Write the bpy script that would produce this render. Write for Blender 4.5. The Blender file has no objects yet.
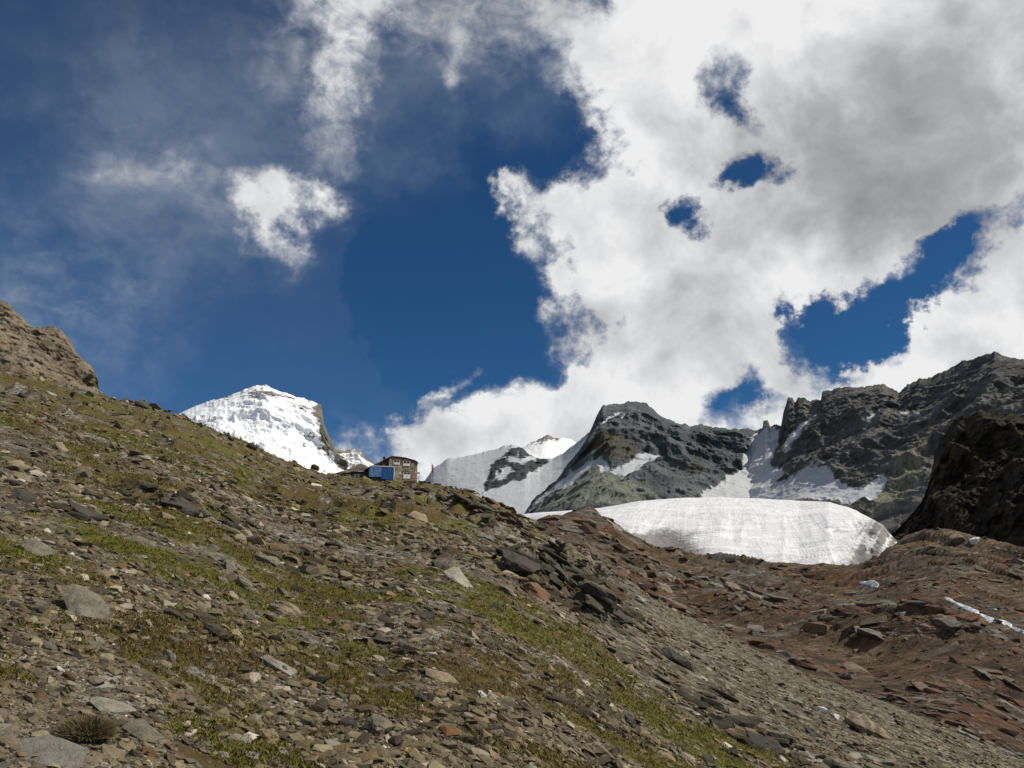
import bpy, bmesh, math, random
import numpy as np
from mathutils import Vector, Matrix

# ------------------------------------------------------------------ camera, sky, sun, exposure
sc = bpy.context.scene
COL = sc.collection
F = 830.0
PITCH = math.radians(15.0)
cp, sp = math.cos(PITCH), math.sin(PITCH)
cam_d = bpy.data.cameras.new("camera")
cam = bpy.data.objects.new("camera", cam_d)
COL.objects.link(cam)
cam.location = (0, 0, 0)
cam.rotation_euler = (math.radians(90) + PITCH, 0, 0)
cam_d.sensor_width = 36.0
cam_d.lens = F / 1024.0 * 36.0
cam_d.clip_start = 0.1
cam_d.clip_end = 40000
sc.camera = cam

SUN_EL = math.radians(47)
SUN_AZ = math.radians(98)          # clockwise from +Y (towards +X)
SUNV = Vector((math.sin(SUN_AZ) * math.cos(SUN_EL), math.cos(SUN_AZ) * math.cos(SUN_EL), math.sin(SUN_EL)))
sun_d = bpy.data.lights.new("sun", 'SUN')
sun_d.energy = 4.6
sun_d.angle = math.radians(0.5)
sun_d.color = (1.0, 0.935, 0.82)
sun = bpy.data.objects.new("sun", sun_d)
COL.objects.link(sun)
sun.rotation_euler = SUNV.to_track_quat('Z', 'Y').to_euler()
sun.location = (60, -20, 80)

sc.view_settings.view_transform = 'Standard'
sc.view_settings.look = 'None'
sc.view_settings.gamma = 1.0
sc.view_settings.exposure = 0.0
sc.cycles.max_bounces = 5
sc.cycles.diffuse_bounces = 3
sc.cycles.use_denoising = True


def rays(x, y):
    x = np.asarray(x, float); y = np.asarray(y, float)
    cx = (x - 512) / F; cy = (384 - y) / F
    fw = cp - sp * cy; up = sp + cp * cy
    return cx / fw, up / fw


def project(X, Y, Z):
    zc = Y * cp + Z * sp; yc = -Y * sp + Z * cp
    return 512 + F * X / zc, 384 - F * yc / zc


# ------------------------------------------------------------------ node helper
class NT:
    def __init__(self, tree):
        self.t = tree
        tree.nodes.clear()

    def n(self, typ, inputs=None, **kw):
        nd = self.t.nodes.new(typ)
        for k, v in kw.items():
            setattr(nd, k, v)
        for k, v in (inputs or {}).items():
            self.set(nd, k, v)
        return nd

    def set(self, nd, k, v):
        s = nd.inputs[k]
        if isinstance(v, bpy.types.NodeSocket):
            self.t.links.new(v, s)
        elif isinstance(v, bpy.types.Node):
            self.t.links.new(v.outputs[0], s)
        else:
            if s.type == 'RGBA' and hasattr(v, '__len__') and len(v) == 3:
                v = (*v, 1)
            s.default_value = v

    def math(self, op, a, b=None, c=None, clamp=False):
        nd = self.n('ShaderNodeMath', operation=op, use_clamp=clamp)
        for i, v in enumerate((a, b, c)):
            if v is not None:
                self.set(nd, i, v)
        return nd.outputs[0]

    def vmath(self, op, a, b=None):
        nd = self.n('ShaderNodeVectorMath', operation=op)
        self.set(nd, 0, a)
        if b is not None:
            self.set(nd, 1, b)
        return nd.outputs[0]

    def step(self, v, lo, hi, to=(0, 1), smooth=True):
        nd = self.n('ShaderNodeMapRange', interpolation_type='SMOOTHSTEP' if smooth else 'LINEAR')
        for i, k in enumerate((v, lo, hi, to[0], to[1])):
            self.set(nd, i, k)
        return nd.outputs[0]

    def noise(self, vec, scale, detail=4, rough=0.55, dist=0.0):
        nd = self.n('ShaderNodeTexNoise')
        self.set(nd, 'Vector', vec); self.set(nd, 'Scale', scale); self.set(nd, 'Detail', detail)
        self.set(nd, 'Roughness', rough); self.set(nd, 'Distortion', dist)
        return nd.outputs[0]

    def mapping(self, vec, loc=(0, 0, 0), rot=(0, 0, 0), scale=(1, 1, 1), vt='POINT'):
        nd = self.n('ShaderNodeMapping', vector_type=vt)
        self.set(nd, 'Vector', vec); self.set(nd, 'Location', loc); self.set(nd, 'Rotation', rot); self.set(nd, 'Scale', scale)
        return nd.outputs[0]

    def mix(self, f, a, b, mode='MIX'):
        nd = self.n('ShaderNodeMix', data_type='RGBA', blend_type=mode)
        self.set(nd, 0, f); self.set(nd, 6, a); self.set(nd, 7, b)
        return nd.outputs[2]

    def ramp(self, f, stops):
        nd = self.n('ShaderNodeValToRGB')
        self.set(nd, 0, f)
        el = nd.color_ramp.elements
        while len(el) < len(stops):
            el.new(0.5)
        for e, (p, c) in zip(el, stops):
            e.position = p; e.color = (*c, 1)
        return nd.outputs[0]

    def attr(self, name, out='Fac'):
        return self.n('ShaderNodeAttribute', attribute_name=name).outputs[out]

    def bump(self, h, strength, dist, normal=None):
        nd = self.n('ShaderNodeBump')
        self.set(nd, 'Height', h); self.set(nd, 'Strength', strength); self.set(nd, 'Distance', dist)
        if normal is not None:
            self.set(nd, 'Normal', normal)
        return nd.outputs[0]


# ------------------------------------------------------------------ world: blue mountain sky with cumulus
world = bpy.data.worlds.new("World")
sc.world = world
world.use_nodes = True
W = NT(world.node_tree)
tc = W.n('ShaderNodeTexCoord').outputs['Generated']
sky = W.n('ShaderNodeTexSky', sky_type='NISHITA', sun_disc=False, altitude=3200, air_density=1.0, dust_density=0.15,
          ozone_density=3.0, sun_elevation=SUN_EL, sun_rotation=SUN_AZ)
sep = W.n('ShaderNodeSeparateXYZ', {0: W.vmath('NORMALIZE', tc)})
azi = W.math('ARCTAN2', sep.outputs[0], sep.outputs[1])
ele = W.math('ARCSINE', sep.outputs[2])
ae = W.n('ShaderNodeCombineXYZ', {0: azi, 1: ele}).outputs[0]
dirv = W.vmath('NORMALIZE', tc)
# slow warp that frays the blob outlines
warp = W.n('ShaderNodeTexNoise', {'Vector': dirv, 'Scale': 6.0, 'Detail': 6.0, 'Roughness': 0.6}).outputs['Color']
wv = W.vmath('SUBTRACT', warp, (0.5, 0.5, 0.5))
wsc = W.n('ShaderNodeVectorMath', operation='SCALE', inputs=None)
W.set(wsc, 0, wv); W.set(wsc, 'Scale', 0.24)
aew = W.vmath('ADD', ae, wsc.outputs[0])
warp2 = W.n('ShaderNodeTexNoise', {'Vector': dirv, 'Scale': 24.0, 'Detail': 7.0, 'Roughness': 0.65}).outputs['Color']
wsc3 = W.n('ShaderNodeVectorMath', operation='SCALE')
W.set(wsc3, 0, W.vmath('SUBTRACT', warp2, (0.5, 0.5, 0.5))); W.set(wsc3, 'Scale', 0.055)
aew = W.vmath('ADD', aew, wsc3.outputs[0])
wsc2 = W.n('ShaderNodeVectorMath', operation='SCALE')
W.set(wsc2, 0, wv); W.set(wsc2, 'Scale', 0.15)
aeh = W.vmath('ADD', W.vmath('ADD', ae, wsc2.outputs[0]), wsc3.outputs[0])


def blobsum(blobs, vec):
    tot = None
    for (x, y, rx, ry, rot, w) in blobs:
        u, t = rays(x, y)
        a = math.atan(u); e = math.atan(t * math.cos(a))
        m = W.mapping(vec, (a, e, 0), (0, 0, math.radians(-rot)), (rx / F, ry / F, 1), 'TEXTURE')
        g = W.n('ShaderNodeTexGradient', {0: m}, gradient_type='SPHERICAL').outputs['Fac']
        g = W.math('MULTIPLY', g, w)
        tot = g if tot is None else W.math('ADD', tot, g)
    return tot


# x, y, rx, ry, rotation (deg, clockwise on screen), weight
CLOUD = [
    (830, 20, 330, 150, 0, 1.7), (900, 120, 300, 170, 10, 1.7), (1120, 120, 260, 260, 0, 1.7), (690, 70, 150, 120, 0, 1.3),
    (700, 240, 190, 130, 20, 1.7), (640, 300, 120, 80, 30, 0.9), (860, 215, 230, 110, -20, 1.3), (590, 235, 80, 60, 10, 0.8),
    (513, 225, 48, 34, 30, 1.1), (548, 210, 60, 30, 20, 0.7), (700, 310, 160, 80, 10, 1.1), (1010, 180, 150, 90, -20, 0.9),
    (560, 410, 180, 52, -8, 1.25), (470, 432, 110, 40, -5, 1.0), (690, 390, 180, 60, 5, 1.3), (640, 360, 100, 50, 0, 0.8),
    (785, 385, 100, 50, 10, 1.3), (620, 440, 200, 40, 0, 0.8),
    (960, 330, 120, 62, -35, 1.4), (920, 370, 90, 60, -20, 1.0), (1040, 280, 110, 70, -20, 1.2), (1060, 350, 110, 70, 0, 1.0),
    (350, 70, 50, 110, 15, 0.62), (310, 35, 110, 60, 0, 0.3), (430, 20, 170, 60, 0, 0.26), (560, 25, 140, 70, 0, 0.42), (480, 60, 120, 60, 0, 0.12),
    (470, 95, 30, 50, 30, 0.40), (380, 0, 140, 50, 0, 0.4), (265, 75, 70, 26, 20, 0.10),
    (303, 197, 66, 40, 10, 0.85), (290, 240, 36, 52, 15, 0.7), (330, 188, 50, 24, 0, 0.35),
    (190, 190, 150, 60, 10, 0.26), (60, 290, 150, 90, 20, 0.20), (110, 175, 60, 36, 0, 0.12),
    (437, 381, 44, 17, -32, 0.95), (470, 395, 40, 18, -20, 0.5), (745, 350, 90, 50, 0, 0.9), (340, 425, 30, 40, 0, 0.25), (350, 450, 26, 22, 0, 0.6),
    (438, 470, 60, 30, 0, 0.6),
]
HOLES = [(742, 165, 58, 30, 8, 2.0), (684, 207, 40, 28, 20, 1.8), (737, 95, 60, 40, 70, 1.35), (880, 303, 150, 34, -38, 2.1), (965, 247, 90, 34, -30, 1.5),
         (835, 345, 70, 26, -12, 1.1), (738, 400, 50, 36, 10, 1.6), (640, 95, 70, 34, 20, 0.5), (590, 145, 60, 50, 10, 0.8), (455, 290, 110, 120, 0, 1.0), (545, 375, 60, 18, -5, 0.4),
         (540, 140, 80, 60, 0, 0.7), (430, 160, 90, 60, 0, 0.5)]
VEIL = [(190, 180, 190, 110, 10, 1.0), (50, 280, 170, 110, 20, 1.0), (260, 80, 260, 110, 20, 0.8), (470, 50, 240, 130, 0, 1.3), (100, 100, 220, 120, 20, 0.5), (230, 240, 180, 110, 20, 0.4)]
GREY = [(850, 150, 290, 120, -15, 1.15), (1000, 110, 220, 180, 0, 1.15), (700, 330, 230, 60, 5, 0.75), (800, 230, 200, 80, -20, 0.7),
        (520, 30, 180, 80, 0, 0.5), (690, 150, 90, 60, 0, 0.3), (560, 440, 180, 34, 0, 0.35), (460, 10, 200, 60, 0, 0.4)]
dens = blobsum(CLOUD, aew)
hole = blobsum(HOLES, aeh)
grey = blobsum(GREY, aew)
n1 = W.noise(dirv, 9.0, 9, 0.6, 0.3)
n2 = W.noise(W.mapping(dirv, (0, 0, 0), (0.3, 0.5, 0.2), (1, 1, 1.5)), 26.0, 7, 0.62, 0.6)
nn = W.math('ADD', W.math('MULTIPLY', W.math('SUBTRACT', n1, 0.5), 2.4), W.math('MULTIPLY', W.math('SUBTRACT', n2, 0.5), 1.15))
# clouds elsewhere in the sky, away from the pictured quarter
far_az = W.step(W.math('ABSOLUTE', azi), 0.8, 1.5)
oth = W.math('MULTIPLY', far_az, W.math('MULTIPLY', W.step(W.noise(dirv, 2.3, 3, 0.5), 0.5, 0.62), 0.9))
dens = W.math('SUBTRACT', W.math('MINIMUM', W.math('ADD', dens, oth), 1.25), W.math('MINIMUM', hole, 1.35))
amp = W.step(dens, 0.0, 1.25, (0.75, 1.05))
dd = W.math('ADD', dens, W.math('MULTIPLY', nn, W.math('MULTIPLY', amp, W.step(dens, -0.05, 0.30))))
n3 = W.noise(dirv, 70.0, 6, 0.65, 0.8)
dd = W.math('ADD', dd, W.math('MULTIPLY', W.math('SUBTRACT', n3, 0.5), W.step(dens, 0.1, 0.5, (0.0, 0.34))))
alpha = W.math('MULTIPLY', W.step(dd, -0.12, 0.88), W.step(dd, -0.1, 1.0, (0.5, 1.0)))
veil = W.math('MULTIPLY', W.step(blobsum(VEIL, aew), 0.0, 1.0), W.step(W.math('ADD', n1, W.math('MULTIPLY', n2, 0.4)), 0.50, 0.95, (0.35, 1.0)))
alpha = W.math('MINIMUM', alpha, 0.995)
# relief on the clouds: density a little towards the sun against density here
off = (0.028, 0.0, 0.030)
n1b = W.noise(W.vmath('ADD', dirv, off), 9.0, 6, 0.6, 0.3)
relief = W.math('SUBTRACT', n1, n1b)
gv = W.math('ADD', W.math('MULTIPLY', W.step(grey, 0.0, 1.7, smooth=False), 0.66), W.math('ADD', W.math('MULTIPLY', relief, 1.1), W.math('MULTIPLY', W.math('SUBTRACT', W.noise(dirv, 4.5, 5, 0.6), 0.5), 0.7)))
gv = W.math('ADD', gv, W.math('MULTIPLY', W.math('SUBTRACT', n2, 0.5), 0.16))
thin = W.step(dd, 0.25, 0.9, (0.22, 0.0))
gv = W.math('ADD', gv, thin)
ccol = W.ramp(W.math('ADD', gv, 0.05, clamp=True), [(0.0, (0.86, 0.86, 0.865)), (0.27, (0.66, 0.665, 0.68)), (0.62, (0.42, 0.425, 0.435)),
                             (1.0, (0.27, 0.272, 0.285))])
bg_sky = W.n('ShaderNodeBackground', {'Color': W.mix(1.0, sky.outputs[0], (0.36, 0.80, 1.08), 'MULTIPLY'), 'Strength': 0.058})
bg_cl = W.n('ShaderNodeBackground', {'Color': ccol, 'Strength': 1.0})
ms = W.n('ShaderNodeMixShader')
vsh = W.n('ShaderNodeMixShader')
bg_veil = W.n('ShaderNodeBackground', {'Color': (0.42, 0.50, 0.58, 1), 'Strength': 1.0})
W.set(vsh, 0, W.math('MULTIPLY', veil, 0.25)); W.set(vsh, 1, bg_sky.outputs[0]); W.set(vsh, 2, bg_veil.outputs[0])
W.set(ms, 0, alpha); W.set(ms, 1, vsh.outputs[0]); W.set(ms, 2, bg_cl.outputs[0])
wo = W.n('ShaderNodeOutputWorld'); W.set(wo, 0, ms.outputs[0])
world.cycles.sampling_method = 'MANUAL'
world.cycles.sample_map_resolution = 512

# ------------------------------------------------------------------ numpy noise
rng = np.random.default_rng(7)


def _hash(ix, iy, iz, seed):
    h = (ix.astype(np.int64) * 374761393 + iy.astype(np.int64) * 668265263 + iz.astype(np.int64) * 2147483647 + seed * 974634777) & 0xFFFFFFFF
    h = ((h ^ (h >> 13)) * 1274126177) & 0xFFFFFFFF
    h = ((h ^ (h >> 16)) * 2246822519) & 0xFFFFFFFF
    h = h ^ (h >> 15)
    return (h & 0xFFFFFF).astype(np.float64) / 0xFFFFFF


def vnoise(x, y, z, seed=0):
    x0 = np.floor(x); y0 = np.floor(y); z0 = np.floor(z)
    fx, fy, fz = x - x0, y - y0, z - z0
    fx = fx * fx * fx * (fx * (fx * 6 - 15) + 10); fy = fy * fy * fy * (fy * (fy * 6 - 15) + 10); fz = fz * fz * fz * (fz * (fz * 6 - 15) + 10)
    r = 0
    for dx in (0, 1):
        wx = fx if dx else 1 - fx
        for dy in (0, 1):
            wy = fy if dy else 1 - fy
            for dz in (0, 1):
                wz = fz if dz else 1 - fz
                r = r + wx * wy * wz * _hash(x0 + dx, y0 + dy, z0 + dz, seed)
    return r * 2 - 1


def fbm(x, y, z, octv=5, gain=0.5, seed=0, ridged=False):
    r = 0; a = 1.0; s = 0
    for o in range(octv):
        k = 2.03 ** o
        v = vnoise(x * k + 17.3 * o, y * k - 9.1 * o, z * k + 4.7 * o, seed + o)
        if ridged:
            v = 1 - 2 * np.abs(v)
        r = r + a * v; s += a; a *= gain
    return r / s


def blocks(x, y, z, seed=0):
    """random height per jittered cell, and the distance to the nearest seam"""
    ix, iy, iz = np.floor(x), np.floor(y), np.floor(z)
    f1 = np.full(x.shape, 9.0); f2 = np.full(x.shape, 9.0); val = np.zeros(x.shape)
    for dx in (-1, 0, 1):
        for dy in (-1, 0, 1):
            for dz in (-1, 0, 1):
                cx, cy, cz = ix + dx, iy + dy, iz + dz
                px = cx + _hash(cx, cy, cz, seed); py = cy + _hash(cx, cy, cz, seed + 1); pz = cz + _hash(cx, cy, cz, seed + 2)
                d = np.maximum(np.maximum(np.abs(px - x), np.abs(py - y)), np.abs(pz - z)) * 0.6 + 0.4 * np.sqrt((px - x) ** 2 + (py - y) ** 2 + (pz - z) ** 2)
                near = d < f1
                f2 = np.where(near, f1, np.minimum(f2, d))
                val = np.where(near, _hash(cx, cy, cz, seed + 3), val)
                f1 = np.where(near, d, f1)
    return val, np.clip((f2 - f1) * 4, 0, 1)


def sstep(x, a, b):
    t = np.clip((x - a) / (b - a), 0, 1)
    return t * t * (3 - 2 * t)


# ------------------------------------------------------------------ mesh helpers
def tag(o, label=None, cat=None, group=None, kind=None):
    if label: o['label'] = label
    if cat: o['category'] = cat
    if group: o['group'] = group
    o['kind'] = kind or 'thing'
    return o


def big_mesh(name, V, faces, mat, smooth=True, attrs=None, cols=None):
    me = bpy.data.meshes.new(name)
    V = np.ascontiguousarray(V, dtype=np.float32)
    faces = np.ascontiguousarray(faces, dtype=np.int32)
    nf, k = faces.shape
    me.vertices.add(len(V)); me.vertices.foreach_set('co', V.ravel())
    me.loops.add(nf * k); me.loops.foreach_set('vertex_index', faces.ravel())
    me.polygons.add(nf)
    me.polygons.foreach_set('loop_start', np.arange(0, nf * k, k, dtype=np.int32))
    me.polygons.foreach_set('loop_total', np.full(nf, k, dtype=np.int32))
    me.update(calc_edges=True)
    for an, av in (attrs or {}).items():
        a = me.attributes.new(an, 'FLOAT', 'POINT')
        a.data.foreach_set('value', np.ascontiguousarray(av, dtype=np.float32).ravel())
    if cols is not None:
        a = me.attributes.new('tint', 'FLOAT_COLOR', 'POINT')
        c4 = np.ones((len(V), 4), dtype=np.float32); c4[:, :3] = cols
        a.data.foreach_set('color', c4.ravel())
    if smooth: me.shade_smooth()
    else: me.shade_flat()
    me.validate()
    me.materials.append(mat)
    o = bpy.data.objects.new(name, me)
    COL.objects.link(o)
    return o


def grid_faces(nr, nc):
    i = np.arange((nr - 1) * nc).reshape(nr - 1, nc)[:, :-1].ravel()
    return np.stack([i, i + 1, i + nc + 1, i + nc], 1)


def poly_sd(px, py, poly):
    """signed distance in picture units, negative inside"""
    P = np.array(poly, float); Q = np.roll(P, -1, 0)
    d2 = np.full(px.shape, 1e18); inside = np.zeros(px.shape, bool)
    for (ax, ay), (bx, by) in zip(P, Q):
        ex, ey = bx - ax, by - ay
        t = np.clip(((px - ax) * ex + (py - ay) * ey) / (ex * ex + ey * ey + 1e-9), 0, 1)
        d2 = np.minimum(d2, (px - ax - t * ex) ** 2 + (py - ay - t * ey) ** 2)
        c = ((ay > py) != (by > py)) & (px < (bx - ax) * (py - ay) / (by - ay + 1e-12) + ax)
        inside ^= c
    d = np.sqrt(d2)
    return np.where(inside, -d, d)


# ------------------------------------------------------------------ materials
def new_mat(name):
    m = bpy.data.materials.new(name); m.use_nodes = True
    return m, NT(m.node_tree)


def finish(T, col, rough=0.9, normal=None, spec=0.2):
    b = T.n('ShaderNodeBsdfPrincipled')
    T.set(b, 'Base Color', col); T.set(b, 'Roughness', rough); T.set(b, 'Specular IOR Level', spec)
    if normal is not None: T.set(b, 'Normal', normal)
    o = T.n('ShaderNodeOutputMaterial'); T.set(o, 0, b.outputs[0])


def face_mat(name, s, dark, mid, light, rust=(0.10, 0.062, 0.03), rust_amt=0.5, strata_rot=(0.2, 0.35, 0), snow_col=(0.80, 0.82, 0.84),
             grime=0.25, bump=0.9, snow_ragged=0.9):
    """rock face; s = metres that one picture unit covers at its distance"""
    m, T = new_mat(name)
    oc = T.n('ShaderNodeTexCoord').outputs['Object']
    co = T.mapping(oc, (0, 0, 0), (0, 0, 0), (1 / s, 1 / s, 1 / s))
    st = T.mapping(co, (0, 0, 0), strata_rot, (0.25, 0.25, 1.6))
    a = T.noise(co, 0.035, 7, 0.65)
    b = T.noise(st, 0.10, 7, 0.7, 0.8)
    c = T.noise(T.mapping(co, (0, 0, 0), (0, 0.4, 0), (1.3, 1.3, 0.28)), 0.20, 8, 0.74)
    mx = T.math('ADD', T.math('MULTIPLY', a, 0.45), T.math('ADD', T.math('MULTIPLY', b, 0.35), T.math('MULTIPLY', c, 0.3)))
    col = T.ramp(mx, [(0.42, dark), (0.53, mid), (0.64, light)])
    rm = T.math('ADD', T.math('MULTIPLY', T.step(T.noise(co, 0.018, 5, 0.6), 0.52, 0.66), rust_amt), T.attr('rusty'), clamp=True)
    col = T.mix(T.math('MULTIPLY', rm, T.step(b, 0.3, 0.6)), col, rust)
    col = T.mix(T.math('MULTIPLY', T.attr('pale'), T.step(c, 0.35, 0.6)), col, (light[0] * 1.3, light[1] * 1.25, light[2] * 1.0))
    rg = T.math('MULTIPLY', T.math('SUBTRACT', T.math('ADD', T.math('MULTIPLY', b, 0.45), T.math('MULTIPLY', T.noise(co, 0.22, 7, 0.75), 0.55)), 0.5), snow_ragged * 3.6)
    sn = T.step(T.math('ADD', T.attr('snow'), T.math('MULTIPLY', rg, T.step(T.attr('snow'), 0.02, 0.15))), 0.42, 0.56)
    streak = T.noise(T.mapping(co, (0, 0, 0), (0, 0.6, 0.3), (1, 1, 0.22)), 0.16, 7, 0.65, 0.6)
    scol = T.mix(T.math('MULTIPLY', T.step(streak, 0.48, 0.75), grime), snow_col, (0.40, 0.38, 0.36))
    col = T.mix(sn, col, scol)
    hb = T.math('ADD', T.math('MULTIPLY', b, 0.8), T.math('ADD', T.math('MULTIPLY', c, 0.9), T.math('MULTIPLY', T.noise(co, 0.30, 8, 0.75), 0.8)))
    hb = T.math('ADD', hb, T.math('MULTIPLY', a, 2.5))
    hb = T.math('MULTIPLY', hb, T.step(sn, 0, 1, (1.0, 0.14)))
    nrm = T.bump(hb, bump * 0.62, 8.0 * s)
    finish(T, col, 0.9, nrm, 0.12)
    return m


# ------------------------------------------------------------------ mountain builder
def mountain(name, crest, base, Dc, Db, mat, nx=500, nv=260, jag=1.5, rib=(10, 40), blk=(4, 14), snow=(), speck=(), rusty=(), pale=(), prof=1.0,
             ribz=0.35, seed=1, smooth_snow=0.85, soft=3.0, jagscale=9.0, back=0.9, kind='structure', tilt=0.0):
    xs = np.linspace(crest[0][0], crest[-1][0], nx)
    cr = np.array(crest, float); ba = np.array(base, float)
    yc = np.interp(xs, cr[:, 0], cr[:, 1]); yb = np.interp(xs, ba[:, 0], ba[:, 1])
    ker = np.exp(-0.5 * (np.arange(-nx, nx + 1) * (xs[1] - xs[0]) / 38.0) ** 2); ker /= ker.sum()
    sm = lambda a: np.convolve(np.pad(a, nx, mode='edge'), ker, 'valid')
    yraw = yc; ysm = sm(yc); ysm = ysm + np.maximum(0, np.max((yraw - ysm))) * 0.0; yb = sm(yb)
    yc0 = yc.copy()
    yc = yc - jag * 1.9 * (fbm(xs / jagscale, xs * 0, xs * 0, 5, 0.68, seed + 50)) - jag * 0.9 * np.maximum(0, fbm(xs / 4.0, xs * 0, xs * 0 + 3, 3, 0.6, seed + 51))
    dc = np.interp(xs, [p[0] for p in Dc], [p[1] for p in Dc]); db = np.interp(xs, [p[0] for p in Db], [p[1] for p in Db])
    dc = sm(dc); db = sm(db)
    v = np.linspace(0, 1, nv)[:, None]
    usm, tsm = rays(xs, ysm); t0c = rays(xs, yc0)[1]
    uc, tcr = rays(xs, yc); extra = (t0c - tsm) * dc; ejag = (tcr - t0c) * dc; uc = usm; tcr = tsm; ub, tb = rays(xs, yb)
    Pc = np.stack([uc * dc, dc, tcr * dc], 1); Pb = np.stack([ub * db, db, tb * db], 1)
    vz = v ** prof
    X = Pb[:, 0] + (Pc[:, 0] - Pb[:, 0]) * v; Y = Pb[:, 1] + (Pc[:, 1] - Pb[:, 1]) * v; Z = Pb[:, 2] + (Pc[:, 2] - Pb[:, 2]) * vz + extra * np.where(extra > 0, v ** 6, v ** 2.5) + ejag * v ** 28
    px, py = project(X, Y, Z)
    A = {}
    def mask(polys, soft=soft):
        m = np.zeros(px.shape)
        wx = px + 2.5 * vnoise(px / 9, py / 9, px * 0, 77) + 1.2 * vnoise(px / 3.5, py / 3.5, px * 0, 78)
        wy = py + 2.5 * vnoise(px / 9, py / 9, px * 0, 79) + 1.2 * vnoise(px / 3.5, py / 3.5, px * 0, 80)
        for p in polys:
            m = np.maximum(m, np.clip(0.5 - poly_sd(wx, wy, p) / (2 * soft), 0, 1))
        return m
    sn = mask(snow)
    if speck: sn = sn * (1 - 0.46 * mask(speck, 8))
    s = (Y / F)
    q = F / np.mean(dc)
    x3, y3, z3 = X * q, Y * q, Z * q
    fade = 0.25 + 0.75 * sstep(1 - v, 0.0, 0.12)
    tx = x3 + tilt * z3
    d = rib[0] * fbm(tx / rib[1], y3 / rib[1], z3 / rib[1] * ribz, 6, 0.52, seed, ridged=True)
    if blk[0]:
        wv_ = 0.3 * fbm(x3 / 20, y3 / 20, z3 / 20, 3, 0.5, seed + 9)
        bv, seam = blocks(tx / blk[1] + wv_, y3 / blk[1] * 0.7, z3 / blk[1] * 0.8 + wv_, seed + 20)
        bv2, seam2 = blocks(tx / blk[1] * 2.7, y3 / blk[1] * 2, z3 / blk[1] * 2.9 + wv_ * 2, seed + 30)
        d = d + blk[0] * (bv - 0.5) * (0.5 + 0.5 * seam) + blk[0] * 0.45 * (bv2 - 0.5) * (0.5 + 0.5 * seam2)
    d = d * (1 - smooth_snow * sn) * fade
    # push along the ray in plan and a little up: relief towards the viewer
    L = np.sqrt(X * X + Y * Y)
    X = X - d * s * X / L; Y = Y - d * s * Y / L; Z = Z + d * s * 0.32 * np.minimum(1, 3 * (1 - v)) * np.minimum(1, 5 * v)
    rows_b = []
    for k, (bk, dz) in enumerate(((0.02, 0.012), (0.06, 0.05), (0.18, 0.17))):
        rows_b.append((X[-1] * (1 + bk), Y[-1] * (1 + bk), Z[-1] - dz * back * dc))
    X = np.vstack([X] + [r[0][None] for r in rows_b]); Y = np.vstack([Y] + [r[1][None] for r in rows_b]); Z = np.vstack([Z] + [r[2][None] for r in rows_b])
    pad = lambda a: np.vstack([a] + [a[-1:]] * 3)
    A['snow'] = pad(sn); A['rusty'] = pad(mask(rusty)); A['pale'] = pad(mask(pale))
    V = np.stack([X.ravel(), Y.ravel(), Z.ravel()], 1)
    o = big_mesh(name, V, grid_faces(nv + 3, nx), mat, True, {k: a.ravel() for k, a in A.items()})
    o['kind'] = kind
    return o


# base sheet out to the horizon
mv, T = new_mat('valley_scree')
g_oc = T.n('ShaderNodeTexCoord').outputs['Object']
finish(T, T.ramp(T.noise(g_oc, 0.01, 8, 0.65), [(0.35, (0.07, 0.06, 0.045)), (0.65, (0.16, 0.14, 0.11))]), 0.95, T.bump(T.noise(g_oc, 0.03, 8, 0.7), 0.6, 8))
g = np.linspace(-14000, 14000, 60)
GX, GY = np.meshgrid(g, g)
GZ = -60 - 0.02 * np.abs(GX) * 0 + 12 * fbm(GX / 900, GY / 900, GX * 0, 4, 0.5, 3)
tag(big_mesh('ground', np.stack([GX.ravel(), GY.ravel(), GZ.ravel()], 1), grid_faces(60, 60), mv), kind='structure')

# --- far snow mountain on the left, 5 km off
M_snowmt = face_mat('snow_mountain_rock', 6.0, (0.065, 0.06, 0.052), (0.13, 0.118, 0.098), (0.24, 0.215, 0.17), rust_amt=0.2, grime=0.12, bump=0.8, snow_ragged=1.1,
                    snow_col=(0.80, 0.81, 0.83))
mountain('snow_mountain', [(60, 470), (120, 445), (175, 416), (188, 409), (222, 398), (238, 392), (251, 388), (262, 384), (274, 389.5), (289, 395), (304, 399), (316, 403), (320, 405), (322, 412), (324, 424),
                           (330, 437), (336, 449), (345, 451), (352, 449), (359, 450), (366, 458), (373, 463), (392, 474), (430, 500)],
         [(60, 560), (430, 560)], [(60, 5200), (260, 5000), (340, 5300), (430, 5400)], [(60, 3300), (430, 3300)], M_snowmt, nx=560, nv=240, jag=0.8,
         rib=(26, 46), blk=(0, 8), seed=4, smooth_snow=0.40, soft=3.0, jagscale=7, ribz=0.9, tilt=0.6,
         speck=[[(240, 386), (300, 388), (325, 400), (325, 418), (305, 420), (275, 404), (250, 400)], [(200, 402), (250, 386), (245, 396), (205, 409)], [(295, 440), (312, 434), (314, 441), (298, 445)], [(336, 446), (372, 446), (385, 470), (340, 466)]],
         snow=[[(40, 600), (40, 480), (180, 405), (222, 393), (250, 385), (262, 383), (290, 388), (322, 400), (319, 406), (312, 416), (320, 428), (319, 446), (328, 460), (340, 470), (355, 473), (420, 520), (420, 600)],
               [(337, 455), (347, 449), (358, 448), (364, 458), (380, 468), (350, 470)]])

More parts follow.
